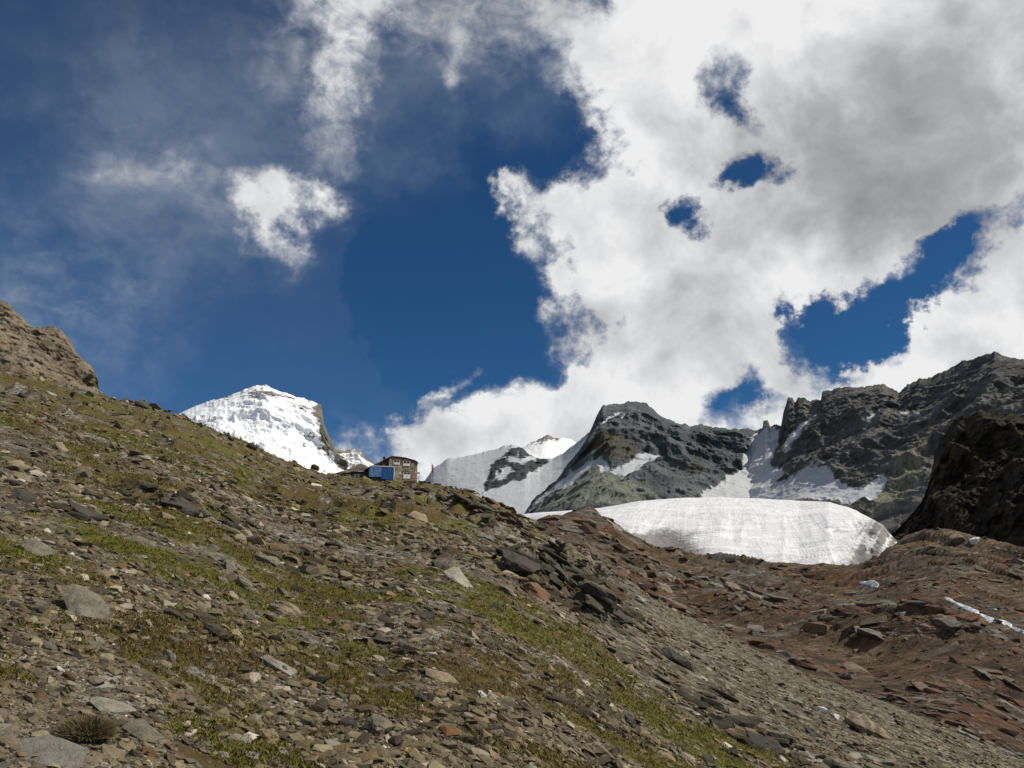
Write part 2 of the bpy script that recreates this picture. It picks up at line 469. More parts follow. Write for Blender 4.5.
# --- tiny far snow top behind
M_far = face_mat('far_snow_rock', 5.5, (0.12, 0.11, 0.10), (0.2, 0.18, 0.16), (0.3, 0.27, 0.24), rust_amt=0.1, grime=0.03, bump=0.5, snow_ragged=1.0, snow_col=(0.9, 0.9, 0.9))
mountain('far_snow_peak', [(470, 475), (500, 458), (520, 449), (534, 441), (542, 437), (548, 435), (554, 439), (562, 438), (571, 440), (590, 452), (640, 480)],
         [(470, 520), (640, 520)], [(470, 4600), (640, 4600)], [(470, 3600), (640, 3600)], M_far, nx=200, nv=90, jag=1.0, rib=(5, 20), blk=(1.5, 6), seed=8,
         snow=[[(460, 530), (460, 470), (530, 437), (538, 438), (552, 438), (562, 436), (600, 430), (660, 470), (660, 530)]], smooth_snow=0.6, soft=3, speck=[[(530, 434), (560, 434), (558, 444), (534, 444)]])

# --- snow face, its shade put into the grey snow colour, with the dark rock island
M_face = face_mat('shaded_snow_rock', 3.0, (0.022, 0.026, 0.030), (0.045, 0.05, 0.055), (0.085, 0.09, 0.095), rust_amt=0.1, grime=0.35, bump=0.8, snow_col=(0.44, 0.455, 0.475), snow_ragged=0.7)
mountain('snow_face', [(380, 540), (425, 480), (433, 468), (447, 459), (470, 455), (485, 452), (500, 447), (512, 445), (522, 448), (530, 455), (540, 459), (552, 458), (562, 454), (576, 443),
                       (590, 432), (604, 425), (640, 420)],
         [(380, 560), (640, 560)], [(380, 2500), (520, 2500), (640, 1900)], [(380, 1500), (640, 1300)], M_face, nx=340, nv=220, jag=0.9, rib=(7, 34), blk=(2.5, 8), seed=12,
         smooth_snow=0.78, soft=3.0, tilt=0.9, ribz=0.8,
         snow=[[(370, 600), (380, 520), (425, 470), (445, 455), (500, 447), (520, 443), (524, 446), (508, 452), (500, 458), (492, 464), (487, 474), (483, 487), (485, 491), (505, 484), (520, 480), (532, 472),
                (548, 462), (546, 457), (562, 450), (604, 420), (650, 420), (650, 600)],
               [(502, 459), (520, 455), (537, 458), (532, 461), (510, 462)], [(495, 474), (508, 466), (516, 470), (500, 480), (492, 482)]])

# --- central dark peak
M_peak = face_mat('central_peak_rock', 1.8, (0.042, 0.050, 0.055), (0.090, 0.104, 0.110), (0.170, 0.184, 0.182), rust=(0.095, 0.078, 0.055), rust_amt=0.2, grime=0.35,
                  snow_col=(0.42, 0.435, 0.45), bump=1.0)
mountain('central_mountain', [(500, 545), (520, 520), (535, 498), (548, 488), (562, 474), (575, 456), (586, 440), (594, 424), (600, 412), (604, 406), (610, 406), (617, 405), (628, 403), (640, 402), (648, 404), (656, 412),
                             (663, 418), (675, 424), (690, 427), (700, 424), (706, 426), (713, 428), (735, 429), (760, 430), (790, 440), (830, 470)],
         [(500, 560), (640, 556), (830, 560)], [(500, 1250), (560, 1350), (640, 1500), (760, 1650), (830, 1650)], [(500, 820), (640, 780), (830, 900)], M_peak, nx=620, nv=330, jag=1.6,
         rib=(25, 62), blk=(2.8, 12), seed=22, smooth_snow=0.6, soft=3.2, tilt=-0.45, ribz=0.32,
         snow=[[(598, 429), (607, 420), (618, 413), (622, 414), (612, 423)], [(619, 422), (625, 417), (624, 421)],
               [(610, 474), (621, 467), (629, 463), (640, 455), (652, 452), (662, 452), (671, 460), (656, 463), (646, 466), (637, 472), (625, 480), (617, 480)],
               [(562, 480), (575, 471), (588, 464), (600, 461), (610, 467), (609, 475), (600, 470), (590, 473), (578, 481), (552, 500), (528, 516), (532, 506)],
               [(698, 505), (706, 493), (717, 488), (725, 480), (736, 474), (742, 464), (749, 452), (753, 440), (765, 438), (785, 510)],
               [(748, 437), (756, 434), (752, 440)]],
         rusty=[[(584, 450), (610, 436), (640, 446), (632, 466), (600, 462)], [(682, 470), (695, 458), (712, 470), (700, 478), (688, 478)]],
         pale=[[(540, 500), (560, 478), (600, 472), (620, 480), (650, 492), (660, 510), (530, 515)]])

# --- long dark ridge on the right
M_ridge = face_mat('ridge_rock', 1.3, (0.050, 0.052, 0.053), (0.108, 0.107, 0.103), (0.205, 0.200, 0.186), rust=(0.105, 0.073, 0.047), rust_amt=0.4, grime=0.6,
                   snow_col=(0.47, 0.48, 0.50), bump=1.0)  # snow colour lowered: shade on the gully snow is painted in
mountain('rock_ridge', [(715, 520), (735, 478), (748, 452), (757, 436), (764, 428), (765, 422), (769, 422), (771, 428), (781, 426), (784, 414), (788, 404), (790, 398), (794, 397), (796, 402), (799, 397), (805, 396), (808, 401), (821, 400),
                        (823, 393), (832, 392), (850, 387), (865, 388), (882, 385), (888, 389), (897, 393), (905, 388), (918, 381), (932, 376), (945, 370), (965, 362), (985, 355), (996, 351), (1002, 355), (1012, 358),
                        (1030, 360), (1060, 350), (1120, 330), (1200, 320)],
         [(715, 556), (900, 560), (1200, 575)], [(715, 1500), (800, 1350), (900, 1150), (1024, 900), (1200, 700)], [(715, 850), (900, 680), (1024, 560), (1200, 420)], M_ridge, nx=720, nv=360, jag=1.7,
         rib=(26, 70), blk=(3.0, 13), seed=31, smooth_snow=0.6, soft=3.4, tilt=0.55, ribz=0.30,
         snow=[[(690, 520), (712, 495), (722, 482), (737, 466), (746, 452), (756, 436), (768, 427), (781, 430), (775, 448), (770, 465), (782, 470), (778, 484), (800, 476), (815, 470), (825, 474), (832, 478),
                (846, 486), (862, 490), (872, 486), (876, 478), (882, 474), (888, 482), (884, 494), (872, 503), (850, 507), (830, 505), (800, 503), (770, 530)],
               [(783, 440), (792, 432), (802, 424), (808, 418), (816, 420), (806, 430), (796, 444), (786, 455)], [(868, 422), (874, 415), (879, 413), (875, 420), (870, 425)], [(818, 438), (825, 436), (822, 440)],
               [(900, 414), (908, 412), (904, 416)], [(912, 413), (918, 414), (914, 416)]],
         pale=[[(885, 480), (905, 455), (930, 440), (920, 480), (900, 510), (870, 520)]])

# --- dark buttress at the right edge
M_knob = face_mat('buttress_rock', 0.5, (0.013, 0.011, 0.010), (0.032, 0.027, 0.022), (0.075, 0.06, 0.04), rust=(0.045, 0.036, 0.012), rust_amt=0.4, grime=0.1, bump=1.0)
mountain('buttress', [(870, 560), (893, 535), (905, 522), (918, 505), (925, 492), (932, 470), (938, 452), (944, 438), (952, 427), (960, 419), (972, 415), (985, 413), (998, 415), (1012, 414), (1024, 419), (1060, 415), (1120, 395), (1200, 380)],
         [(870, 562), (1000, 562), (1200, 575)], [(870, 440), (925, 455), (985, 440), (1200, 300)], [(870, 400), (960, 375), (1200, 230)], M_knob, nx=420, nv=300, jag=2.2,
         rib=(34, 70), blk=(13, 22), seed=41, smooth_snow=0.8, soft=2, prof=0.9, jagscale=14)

# ------------------------------------------------------------------ glacier
m_gl, T = new_mat('glacier_ice')
oc = T.n('ShaderNodeTexCoord').outputs['Object']
flow = T.attr('flow')      # runs with the ice from crest to snout
acro = T.attr('across')
fv = T.n('ShaderNodeCombineXYZ', {0: acro, 1: flow}).outputs[0]
fine = T.noise(T.mapping(fv, (0, 0, 0), (0, 0, 0.5), (1.0, 0.14, 1)), 0.34, 8, 0.72, 1.5)
arcs = T.noise(T.mapping(fv, (0, 0, 0), (0, 0, 0.22), (0.07, 0.7, 1)), 0.20, 8, 0.7, 2.2)
gri = T.noise(oc, 0.5, 8, 0.7)
col = T.ramp(T.math('ADD', T.math('MULTIPLY', fine, 0.5), T.math('MULTIPLY', arcs, 0.5)), [(0.34, (0.46, 0.465, 0.475)), (0.46, (0.68, 0.69, 0.70)), (0.58, (0.83, 0.835, 0.84))])
cre = T.math('MULTIPLY', T.step(T.math('ABSOLUTE', T.math('SUBTRACT', arcs, 0.5)), 0.0, 0.012, (0.6, 0.0)), T.step(gri, 0.40, 0.60))
col = T.mix(cre, col, (0.25, 0.25, 0.27))
dirt = T.math('ADD', T.attr('dirt'), T.math('MULTIPLY', T.math('SUBTRACT', gri, 0.5), 1.3))
col = T.mix(T.math('MULTIPLY', T.step(dirt, 0.35, 1.0), 0.85), col, (0.13, 0.115, 0.11))
hb = T.math('ADD', T.math('MULTIPLY', fine, 0.5), T.math('ADD', T.math('MULTIPLY', gri, 0.5), T.math('MULTIPLY', arcs, 0.8)))
finish(T, col, 0.6, T.bump(hb, 0.7, 1.6), 0.3)

nx, nv = 700, 320
xs = np.linspace(430, 900, nx)
gc = np.array([(430, 530), (490, 521), (525, 514), (560, 511), (600, 508), (640, 501), (680, 498), (720, 497), (770, 499), (800, 501), (830, 502), (850, 508), (868, 517), (884, 527), (900, 546)], float)
gb = np.array([(430, 545), (525, 530), (600, 550), (640, 560), (680, 572), (760, 578), (830, 580), (860, 576), (878, 566), (890, 562), (900, 560)], float)
yc = np.interp(xs, gc[:, 0], gc[:, 1]) - 0.5 * fbm(xs / 20, xs * 0, xs * 0, 4, 0.5, 3)
yb = np.interp(xs, gb[:, 0], gb[:, 1])
dc = np.interp(xs, [430, 600, 700, 800, 870, 900], [560, 560, 600, 580, 470, 400]); db = np.interp(xs, [430, 525, 600, 700, 830, 880, 900], [520, 480, 350, 325, 325, 340, 370])
uc, tcr = rays(xs, yc); ub, tb = rays(xs, yb)
v = np.linspace(0, 1, nv)[:, None]
pr = np.sin(v * math.pi / 2) ** 0.75
X = ub * db + (uc * dc - ub * db) * v; Y = db + (dc - db) * v
Z = (tb + (tcr - tb) * (1 - (1 - v) ** 2.5)) * Y
px, py = project(X, Y, Z)
wob = fbm(X / 30, Y / 30, X * 0, 4, 0.5, 5)
cr_ = 1 - np.abs(vnoise(X / 60 + 3, Y / 5 + 0.25 * X / 5 * 0.2, X * 0, 6))
Z = Z + 1.0 * wob * (1 - v) - 1.6 * np.clip(cr_ - 0.86, 0, 1) * 8 * (1 - 0.3 * v) - 0.8 * np.abs(vnoise(X / 7 - Y / 20, Y / 40, X * 0, 16)) * (1 - v)
edge = np.clip((xs - 838) / 40, 0, 1)[None, :]
Z = Z + edge * 4.0 * np.abs(fbm(X / 6, Y / 14, X * 0, 4, 0.55, 9)) * (1 - v * 0.5)
hollow = np.exp(-((px - 664) / 34) ** 2 - ((py - 541) / 16) ** 2)
Y = Y + 14 * hollow * (1 - v); Z = Z - 2.5 * hollow
rim = np.interp(px, [430, 600, 640, 665, 700, 790, 850, 875, 890], [520, 520, 544, 556, 558, 564, 570, 562, 545]) - py
dirt = np.clip(1 - rim / 20, 0, 1) * 0.62 + 1.5 * hollow + 0.9 * np.exp(-((px - 876) / 18) ** 2 - ((py - 532) / 9) ** 2) + 0.45 * np.exp(-((px - 862) / 16) ** 2 - ((py - 556) / 14) ** 2)
dirt += 0.75 * edge * (0.5 + 1.2 * fbm(px / 5 + py / 9, py / 30, px * 0, 3, 0.6, 18)) + 0.30 * (fbm(px / 20, py / 4, px * 0, 4, 0.5, 14)) + 0.5 * np.clip((px - 800) / 80, 0, 1) * sstep(-py, -514, -500)
# back rows
X = np.vstack([X, X[-1:] * 1.15, X[-1:] * 1.4]); Y = np.vstack([Y, Y[-1:] * 1.15, Y[-1:] * 1.4]); Z = np.vstack([Z, Z[-1:] + 2, Z[-1:] - 20])
pad = lambda a: np.vstack([a, a[-1:], a[-1:]])
o = big_mesh('glacier', np.stack([X.ravel(), Y.ravel(), Z.ravel()], 1), grid_faces(nv + 2, nx), m_gl, True,
             {'dirt': pad(dirt).ravel(), 'flow': (Y * 0.35 + 0 * X).ravel(), 'across': (X - 0.25 * Y).ravel()})
tag(o, kind='structure')

# ------------------------------------------------------------------ rust brown bedrock across the gully
bt = np.array([(430, 545), (500, 530), (525, 526), (540, 520), (552, 515), (565, 511), (578, 510), (590, 512), (598, 517), (606, 524), (618, 530), (630, 541), (645, 551), (665, 557), (685, 559), (705, 558), (730, 559), (760, 562),
               (790, 566), (830, 571), (862, 572), (880, 564), (890, 552), (905, 540), (925, 532), (950, 534), (985, 541), (1024, 549), (1200, 570)], float)
bu, btt = rays(bt[:, 0], bt[:, 1])


def smooth_profile(u, val, sig):
    ug = np.linspace(-1.6, 1.4, 3001)
    g_ = np.interp(ug, u, val)
    k_ = np.exp(-0.5 * (np.arange(-600, 601) * 0.001 / sig) ** 2); k_ /= k_.sum()
    return ug, np.convolve(np.pad(g_, 600, mode='edge'), k_, 'valid')


_bug, _bsm = smooth_profile(bu, btt, 0.045)
bD_x, bD_v = [430, 560, 600, 640, 700, 880, 905, 1024, 1200], [170, 180, 190, 250, 325, 335, 350, 350, 300]
bDu = rays(bD_x, np.full(len(bD_x), 550))[0]
bDu, bD_v = smooth_profile(bDu, bD_v, 0.04)
bH_u, bH = [-0.3, 0.05, 0.12, 0.3, 0.62, 0.95], [8, 11, 13, 14, 24, 34]


def bedrock_base(X, Y):
    u = X / Y
    Tt = np.interp(u, bu, btt); D = np.interp(u, bDu, bD_v); h = np.interp(u, bH_u, bH)
    Ts = np.interp(u, _bug, _bsm)
    z = Y * (Ts + (Tt - Ts) * np.clip(Y / D, 0, 1) ** 7) - h * (1 - Y / D)
    e = np.maximum(Y - D, 0); Dm = np.minimum(Y, D)
    zc = D * Tt + (Tt + h / D) * e - (Tt + 0.25) * e * e / (e + 12)
    return np.where(Y > D, zc, z)


def bedrock_z(X, Y, full=True):
    z = bedrock_base(X, Y)
    ca, sa = math.cos(-1.0), math.sin(-1.0)
    a = X * ca + Y * sa; b = -X * sa + Y * ca
    wv_ = 2.5 * fbm(X / 25, Y / 25, X * 0, 3, 0.5, 60)
    amp = np.clip(Y / 130, 0.6, 1.6)
    fadec = 0.45 + 0.55 * sstep(np.interp(X / Y, bDu, bD_v) - Y, 0, 30)
    r = fbm(a / 75, b / 16 + wv_ * 0.2, X * 0, 6, 0.43, 61, ridged=True)
    gt_ = sstep(fbm(a / 40, b / 14, X * 0, 3, 0.5, 64), -0.25, 0.25)
    lay = b / 7.5 + 0.6 * fbm(a / 36, b / 12, X * 0, 4, 0.45, 63) + a / 90
    st = lay - np.floor(lay)
    st = sstep(st, 0.0, 0.5) - st
    d = -1.0 + 3.4 * r + 0.3 * st * gt_
    return z + d * amp * fadec * 1.15


m_bed, T = new_mat('rust_bedrock')
oc = T.n('ShaderNodeTexCoord').outputs['Object']
rt = (0, 0, 1.0)
s1 = T.noise(T.mapping(oc, (0, 0, 0), rt, (0.10, 1.0, 0.5)), 0.30, 8, 0.72, 0.7)
s2 = T.noise(T.mapping(oc, (3, 0, 0), (0, 0.0, 0.92), (0.09, 1.0, 0.4)), 0.7, 8, 0.74, 0.5)
s3 = T.noise(oc, 0.030, 6, 0.6, 0.4)
s4 = T.math('ADD', T.math('MULTIPLY', T.noise(oc, 0.9, 8, 0.78), 0.5), T.math('MULTIPLY', T.noise(T.mapping(oc, (5, 0, 0), (0, 0, 1.0), (0.25, 1.3, 1)), 1.6, 8, 0.8), 0.5))
col = T.ramp(s1, [(0.36, (0.040, 0.034, 0.027)), (0.46, (0.085, 0.068, 0.048)), (0.54, (0.135, 0.098, 0.064)), (0.64, (0.23, 0.195, 0.15))])
red = T.ramp(s2, [(0.38, (0.045, 0.026, 0.020)), (0.52, (0.115, 0.062, 0.038)), (0.66, (0.22, 0.120, 0.062))])
grey_ = T.ramp(s2, [(0.36, (0.05, 0.052, 0.05)), (0.52, (0.135, 0.135, 0.12)), (0.68, (0.28, 0.265, 0.23))])
col = T.mix(T.step(T.math('ADD', s3, T.math('MULTIPLY', T.math('SUBTRACT', s2, 0.5), 1.1)), 0.52, 0.66), col, red)
col = T.mix(T.step(T.math('ADD', T.noise(T.mapping(oc, (40, 9, 2), rt, (0.35, 1, 1)), 0.06, 6, 0.6), T.math('MULTIPLY', T.math('SUBTRACT', s1, 0.5), 0.8)), 0.51, 0.62), col, grey_)
col = T.mix(0.8, col, T.ramp(s4, [(0.40, (0.22, 0.21, 0.20)), (0.50, (0.62, 0.60, 0.58)), (0.60, (1.25, 1.25, 1.25))]), 'MULTIPLY')
col = T.mix(1.0, col, (1.85, 1.74, 1.55), 'MULTIPLY')
hb = T.math('ADD', T.math('MULTIPLY', s1, 0.8), T.math('ADD', T.math('MULTIPLY', s2, 1.0), T.math('MULTIPLY', s4, 0.4)))
finish(T, col, 0.85, T.bump(hb, 1.0, 2.4), 0.2)

uu = np.linspace(-0.25, 0.95, 900)
yy = np.exp(np.linspace(math.log(42), math.log(700), 620))
UU, YY = np.meshgrid(uu, yy)
XX = UU * YY
ZZ = bedrock_z(XX, YY)
tag(big_mesh('bedrock', np.stack([XX.ravel(), YY.ravel(), ZZ.ravel()], 1), grid_faces(620, 900), m_bed), kind='structure')

# ------------------------------------------------------------------ near hillside
ns = np.array([(-400, 330), (-200, 345), (0, 368), (60, 384), (97, 398), (112, 401), (130, 403), (141, 402), (150, 406), (160, 411), (185, 417), (200, 425), (215, 432), (230, 437), (245, 443), (262, 451), (280, 459), (300, 468), (322, 476),
               (345, 479), (368, 481), (400, 483), (425, 483), (440, 486), (456, 488), (470, 492), (482, 500), (488, 506), (510, 513), (524, 520), (540, 532), (560, 543), (585, 555), (605, 566), (625, 580),
               (650, 600), (700, 625), (760, 654), (820, 680), (900, 706), (960, 731), (1024, 757), (1200, 840)], float)
nu, ntt = rays(ns[:, 0], ns[:, 1])
_nug, _nsm = smooth_profile(nu, ntt, 0.05)
nDx, nDv = [-400, 0, 97, 250, 330, 430, 500, 540, 600, 700, 830, 1024, 1200], [140, 140, 150, 175, 188, 188, 165, 135, 100, 85, 66, 50, 40]
nDu = rays(nDx, np.full(len(nDx), 560))[0]
nDu, nDv = smooth_profile(nDu, nDv, 0.03)
NH = 2.4
OUT_U, _ = rays(565, 590)


def near_base(X, Y):
    u = X / np.maximum(Y, 0.01)
    Tt = np.interp(u, nu, ntt); D = np.interp(u, nDu, nDv)
    Ts = np.interp(u, _nug, _nsm)
    z = Y * (Ts + (Tt - Ts) * np.clip(Y / D, 0, 1) ** 5) - NH * (1 - Y / D)
    e = np.maximum(Y - D, 0)
    zc = D * Tt + (Tt + NH / D) * e - (Tt + NH / D + 0.55) * e * e / (e + 14)
    return np.where(Y > D, zc, z), D


def near_masks(X, Y):
    """turf cover 0..1, scree 0..1"""
    turf = 0.95 * fbm(X / 2.2 + Y * 0.05, Y / 1.5 + X * 0.12, X * 0, 5, 0.7, 81) + 0.35 * fbm(X / 14, Y / 9, X * 0, 2, 0.5, 82) + 0.05
    z, D = near_base(X, Y)
    px, py = project(X, Y, z)
    line = np.interp(px, [430, 520, 600, 640, 700, 800, 1024], [545, 600, 640, 680, 715, 745, 830])   # below this picture line: grass; above: scree strip
    scree = sstep(px, 560, 630) * sstep(line - py, -12, 18)
    corner = sstep(220 - px, 0, 140) * sstep(py, 640, 700)
    turf = turf * 0.9 - 0.9 * scree - 0.28 * corner - 0.35 * sstep(px, 720, 850) + 0.10 * sstep(px, 60, 200) * sstep(520 - px, 0, 200) * sstep(py, 560, 640) + 0.12 * sstep(Y, 35, 70)
    return turf, scree, px, py


def near_z(X, Y):
    z, D = near_base(X, Y)
    def w(lam): return sstep(Y, lam * 0.8, lam * 4.0)
    z = z + 0.50 * w(14) * fbm(X / 14, Y / 10, X * 0, 2, 0.5, 90)
    z = z + 0.22 * w(5) * fbm(X / 5, Y / 3.2, X * 0, 3, 0.5, 91)
    z = z + 0.07 * fbm(X / 0.9, Y / 0.7, X * 0, 3, 0.6, 92) * sstep(Y, 1, 8)
    # ledges: long low steps that follow the slope
    lay = Y / 4.6 + 0.16 * X + 0.9 * fbm(X / 12, Y / 5, X * 0, 4, 0.55, 93)
    f = lay - np.floor(lay)
    gate = sstep(fbm(X / 9, Y / 4, X * 0, 3, 0.5, 94), -0.05, 0.35)
    pxs, pys = project(X, Y, z)
    gate = gate * (1 - sstep(pxs, 560, 620) * sstep(np.interp(pxs, [430, 520, 600, 640, 700, 800, 1024], [545, 600, 640, 680, 715, 745, 830]) - pys, -12, 10))
    z = z + 0.95 * gate * (sstep(f, 0.0, 0.12) - f) * sstep(Y, 14, 45)
    # block outcrops in mid slope
    px, py = project(X, Y, z)
    oc_ = np.zeros(X.shape)
    for (cx, cy, rx, ry, rot, hh) in ((545, 572, 42, 20, 18, 1.5), (600, 598, 30, 20, 35, 1.3), (500, 512, 26, 14, 30, 0.35),
                                      (455, 500, 40, 10, 15, 0.6), (170, 500, 50, 10, 22, 0.35)):
        ca, sa = math.cos(math.radians(rot)), math.sin(math.radians(rot))
        dx, dy = px - cx, py - cy
        a = (dx * ca + dy * sa) / rx; b = (-dx * sa + dy * ca) / ry
        oc_ = np.maximum(oc_, hh * sstep(1.25 - np.sqrt(a * a + b * b), 0, 0.7))
    wv_ = fbm(X / 3, Y / 3, X * 0, 3, 0.5, 95)
    sel = oc_ > 0.001
    if sel.any():
        xs_, ys_ = X[sel], Y[sel]
        bv, sm = blocks(xs_ / 1.7 + 0.25 * wv_[sel], ys_ / 2.6 + 0.3 * wv_[sel] + xs_ * 0.1, xs_ * 0, 96)
        bv2, sm2 = blocks(xs_ / 0.6, ys_ / 0.9, xs_ * 0, 97)
        z = z.copy()
        z[sel] += oc_[sel] * (1.3 * (bv - 0.25) * (0.5 + 0.5 * sm) + 0.35 * (bv2 - 0.5) * (0.4 + 0.6 * sm2))
    return z


m_near, T = new_mat('alpine_slope')
oc = T.n('ShaderNodeTexCoord').outputs['Object']
nfine = T.noise(oc, 9.0, 8, 0.72)
nmid = T.noise(oc, 1.1, 8, 0.7)
nst = T.noise(T.mapping(oc, (0, 0, 0), (0, 0, 0.1), (0.35, 1.2, 1)), 0.8, 8, 0.72, 0.4)
vor = T.n('ShaderNodeTexVoronoi', {'Vector': oc, 'Scale': 7.0, 'Randomness': 1.0})
soil = T.ramp(nmid, [(0.36, (0.035, 0.027, 0.017)), (0.5, (0.088, 0.069, 0.044)), (0.64, (0.18, 0.15, 0.105))])
grav = T.ramp(T.n('ShaderNodeSeparateColor', {0: vor.outputs['Color']}).outputs[0], [(0.0, (0.06, 0.055, 0.045)), (0.5, (0.15, 0.138, 0.112)), (1.0, (0.30, 0.28, 0.235))])
soil = T.mix(T.step(nst, 0.42, 0.6), soil, grav)
turfc = T.ramp(nfine, [(0.36, (0.026, 0.028, 0.007)), (0.5, (0.082, 0.084, 0.015)), (0.64, (0.18, 0.165, 0.035))])
brn = T.ramp(nmid, [(0.35, (0.045, 0.033, 0.013)), (0.65, (0.125, 0.088, 0.036))])
turfc = T.mix(T.step(T.noise(oc, 0.23, 5, 0.6), 0.42, 0.6), brn, turfc)
tm = T.step(T.math('ADD', T.attr('turf'), T.math('MULTIPLY', T.math('SUBTRACT', nmid, 0.5), 0.9)), 0.0, 0.16)
col = T.mix(tm, soil, turfc)
sv = T.n('ShaderNodeTexVoronoi', {'Vector': oc, 'Scale': 4.0})
scr = T.ramp(T.math('ADD', T.math('MULTIPLY', T.noise(oc, 2.0, 8, 0.8), 0.6), T.math('MULTIPLY', T.n('ShaderNodeSeparateColor', {0: sv.outputs['Color']}).outputs[0], 0.36)), [(0.35, (0.060, 0.053, 0.036)), (0.5, (0.105, 0.091, 0.062)), (0.66, (0.22, 0.20, 0.15))])
col = T.mix(T.attr('scree'), col, scr)
rck = T.ramp(T.math('ADD', T.math('MULTIPLY', nst, 0.6), T.math('MULTIPLY', nfine, 0.4)), [(0.36, (0.024, 0.024, 0.018)), (0.52, (0.075, 0.072, 0.055)), (0.66, (0.17, 0.15, 0.11))])
rck = T.mix(T.step(T.noise(oc, 0.45, 4, 0.6), 0.52, 0.66), rck, (0.15, 0.085, 0.045))
col = T.mix(T.step(T.math('ADD', T.attr('steep'), T.math('MULTIPLY', T.math('SUBTRACT', nmid, 0.5), 0.5)), 0.35, 0.6), col, rck)
hb = T.math('ADD', T.math('MULTIPLY', nmid, 1.0), T.math('ADD', T.math('MULTIPLY', nfine, 0.25), T.math('MULTIPLY', vor.outputs['Distance'], -0.35)))
finish(T, col, 0.95, T.bump(hb, 0.9, 0.16), 0.12)

NR, NC = 900, 1000
uu = np.linspace(-1.05, 0.85, NC)
tt = np.linspace(0, 1, NR)
# rows: even in inverse depth near, with extra rows beyond the crest
inv = 1 / 2.0 + (1 / 210.0 - 1 / 2.0) * tt ** 0.55
yrow = np.concatenate([1 / inv, np.linspace(214, 330, 40)])
UU, YY = np.meshgrid(uu, yrow)
XX = UU * YY
ZZ = near_z(XX, YY)
turf, scree, ppx, ppy = near_masks(XX, YY)
dzy = np.gradient(ZZ, axis=0) / np.maximum(np.gradient(YY, axis=0), 1e-6)
dzx = np.gradient(ZZ, axis=1) / np.maximum(np.gradient(XX, axis=1), 1e-6)
steep = np.clip((np.hypot(dzx + 0.2, dzy) - 0.5) / 1.4, 0, 1)
o = big_mesh('hillside', np.stack([XX.ravel(), YY.ravel(), ZZ.ravel()], 1), grid_faces(len(yrow), NC), m_near, True,
             {'turf': turf.ravel(), 'scree': scree.ravel(), 'steep': steep.ravel()})
tag(o, kind='structure')

# craggy cliff at the upper left
M_cliff = face_mat('cliff_rock', 0.17, (0.075, 0.060, 0.042), (0.18, 0.148, 0.102), (0.31, 0.26, 0.185), rust=(0.22, 0.135, 0.07), rust_amt=0.6, bump=1.0)
mountain('cliff', [(-420, 190), (-200, 215), (-80, 262), (-30, 286), (0, 302), (8, 304), (16, 313), (28, 325), (40, 327), (48, 325), (58, 329), (66, 337), (74, 352), (84, 362), (92, 369), (96, 378), (98, 392), (101, 412)],
         [(-420, 345), (-200, 357), (0, 372), (40, 385), (101, 418)], [(-420, 170), (0, 160), (101, 152)], [(-420, 138), (0, 133), (101, 146)], M_cliff, nx=520, nv=260, jag=1.6, rib=(14, 46), blk=(10, 17), seed=71, prof=0.8,
         jagscale=12)


# ------------------------------------------------------------------ picking spots on the slopes
_ys_n = 1 / np.linspace(1 / 5.0, 1 / 215.0, 1500)
_ys_b = np.exp(np.linspace(math.log(45), math.log(420), 1500))


def spot(x, y, surf='near'):
    """point of the slope that the sight line through picture point x, y meets first"""
    u, t = rays(x, y)
    ys = _ys_n if surf == 'near' else _ys_b
    Xs = u * ys
    z = near_z(Xs, ys) if surf == 'near' else bedrock_z(Xs, ys)
    hit = np.nonzero(z >= t * ys)[0]
    i = hit[0] if len(hit) else int(np.argmax(z / ys))
    return Xs[i], ys[i], z[i]


# ------------------------------------------------------------------ stones
def hull(n, dims, seed, top_flat=0.0):
    r = np.random.default_rng(seed)
    p = r.normal(size=(n, 3)); p /= np.linalg.norm(p, axis=1)[:, None]
    p = np.sign(p) * np.abs(p) ** 0.72
    if top_flat: p[:, 2] = np.clip(p[:, 2], -top_flat, top_flat)
    p = p * np.array(dims)
    bm = bmesh.new()
    for q in p: bm.verts.new(q)
    res = bmesh.ops.convex_hull(bm, input=bm.verts)
    bmesh.ops.delete(bm, geom=[g for g in res['geom_interior'] if isinstance(g, bmesh.types.BMVert)], context='VERTS')
    bmesh.ops.triangulate(bm, faces=bm.faces)
    bm.verts.ensure_lookup_table()
    V = np.array([v.co[:] for v in bm.verts]); Fc = np.array([[v.index for v in f.verts] for f in bm.faces])
    bm.free()
    return V, Fc


PROTO = [hull(11 + k % 5, (1.0, 0.62 + 0.25 * ((k * 7) % 5) / 5, 0.26 + 0.30 * ((k * 3) % 7) / 7), 100 + k, 0.75 if k % 2 else 0.0) for k in range(22)]

m_stone, T = new_mat('stone')
oc = T.n('ShaderNodeTexCoord').outputs['Object']
n_ = T.noise(oc, 14.0, 6, 0.7)
col = T.mix(1.0, T.attr('tint', 'Color'), T.ramp(n_, [(0.3, (0.55, 0.54, 0.52)), (0.7, (1.2, 1.2, 1.18))]), 'MULTIPLY')
finish(T, col, 0.9, T.bump(n_, 0.5, 0.03), 0.15)

TINTS = np.array([(0.188, 0.164, 0.116), (0.14, 0.126, 0.094), (0.255, 0.228, 0.168), (0.080, 0.071, 0.052), (0.20, 0.15, 0.095), (0.36, 0.34, 0.295), (0.15, 0.122, 0.08), (0.55, 0.54, 0.50), (0.17, 0.095, 0.05)])
TINTS = TINTS * np.array([1.06, 0.98, 0.86])
TPROB = np.array([0.24, 0.20, 0.12, 0.22, 0.09, 0.05, 0.08, 0.008, 0.012]); TPROB /= TPROB.sum()


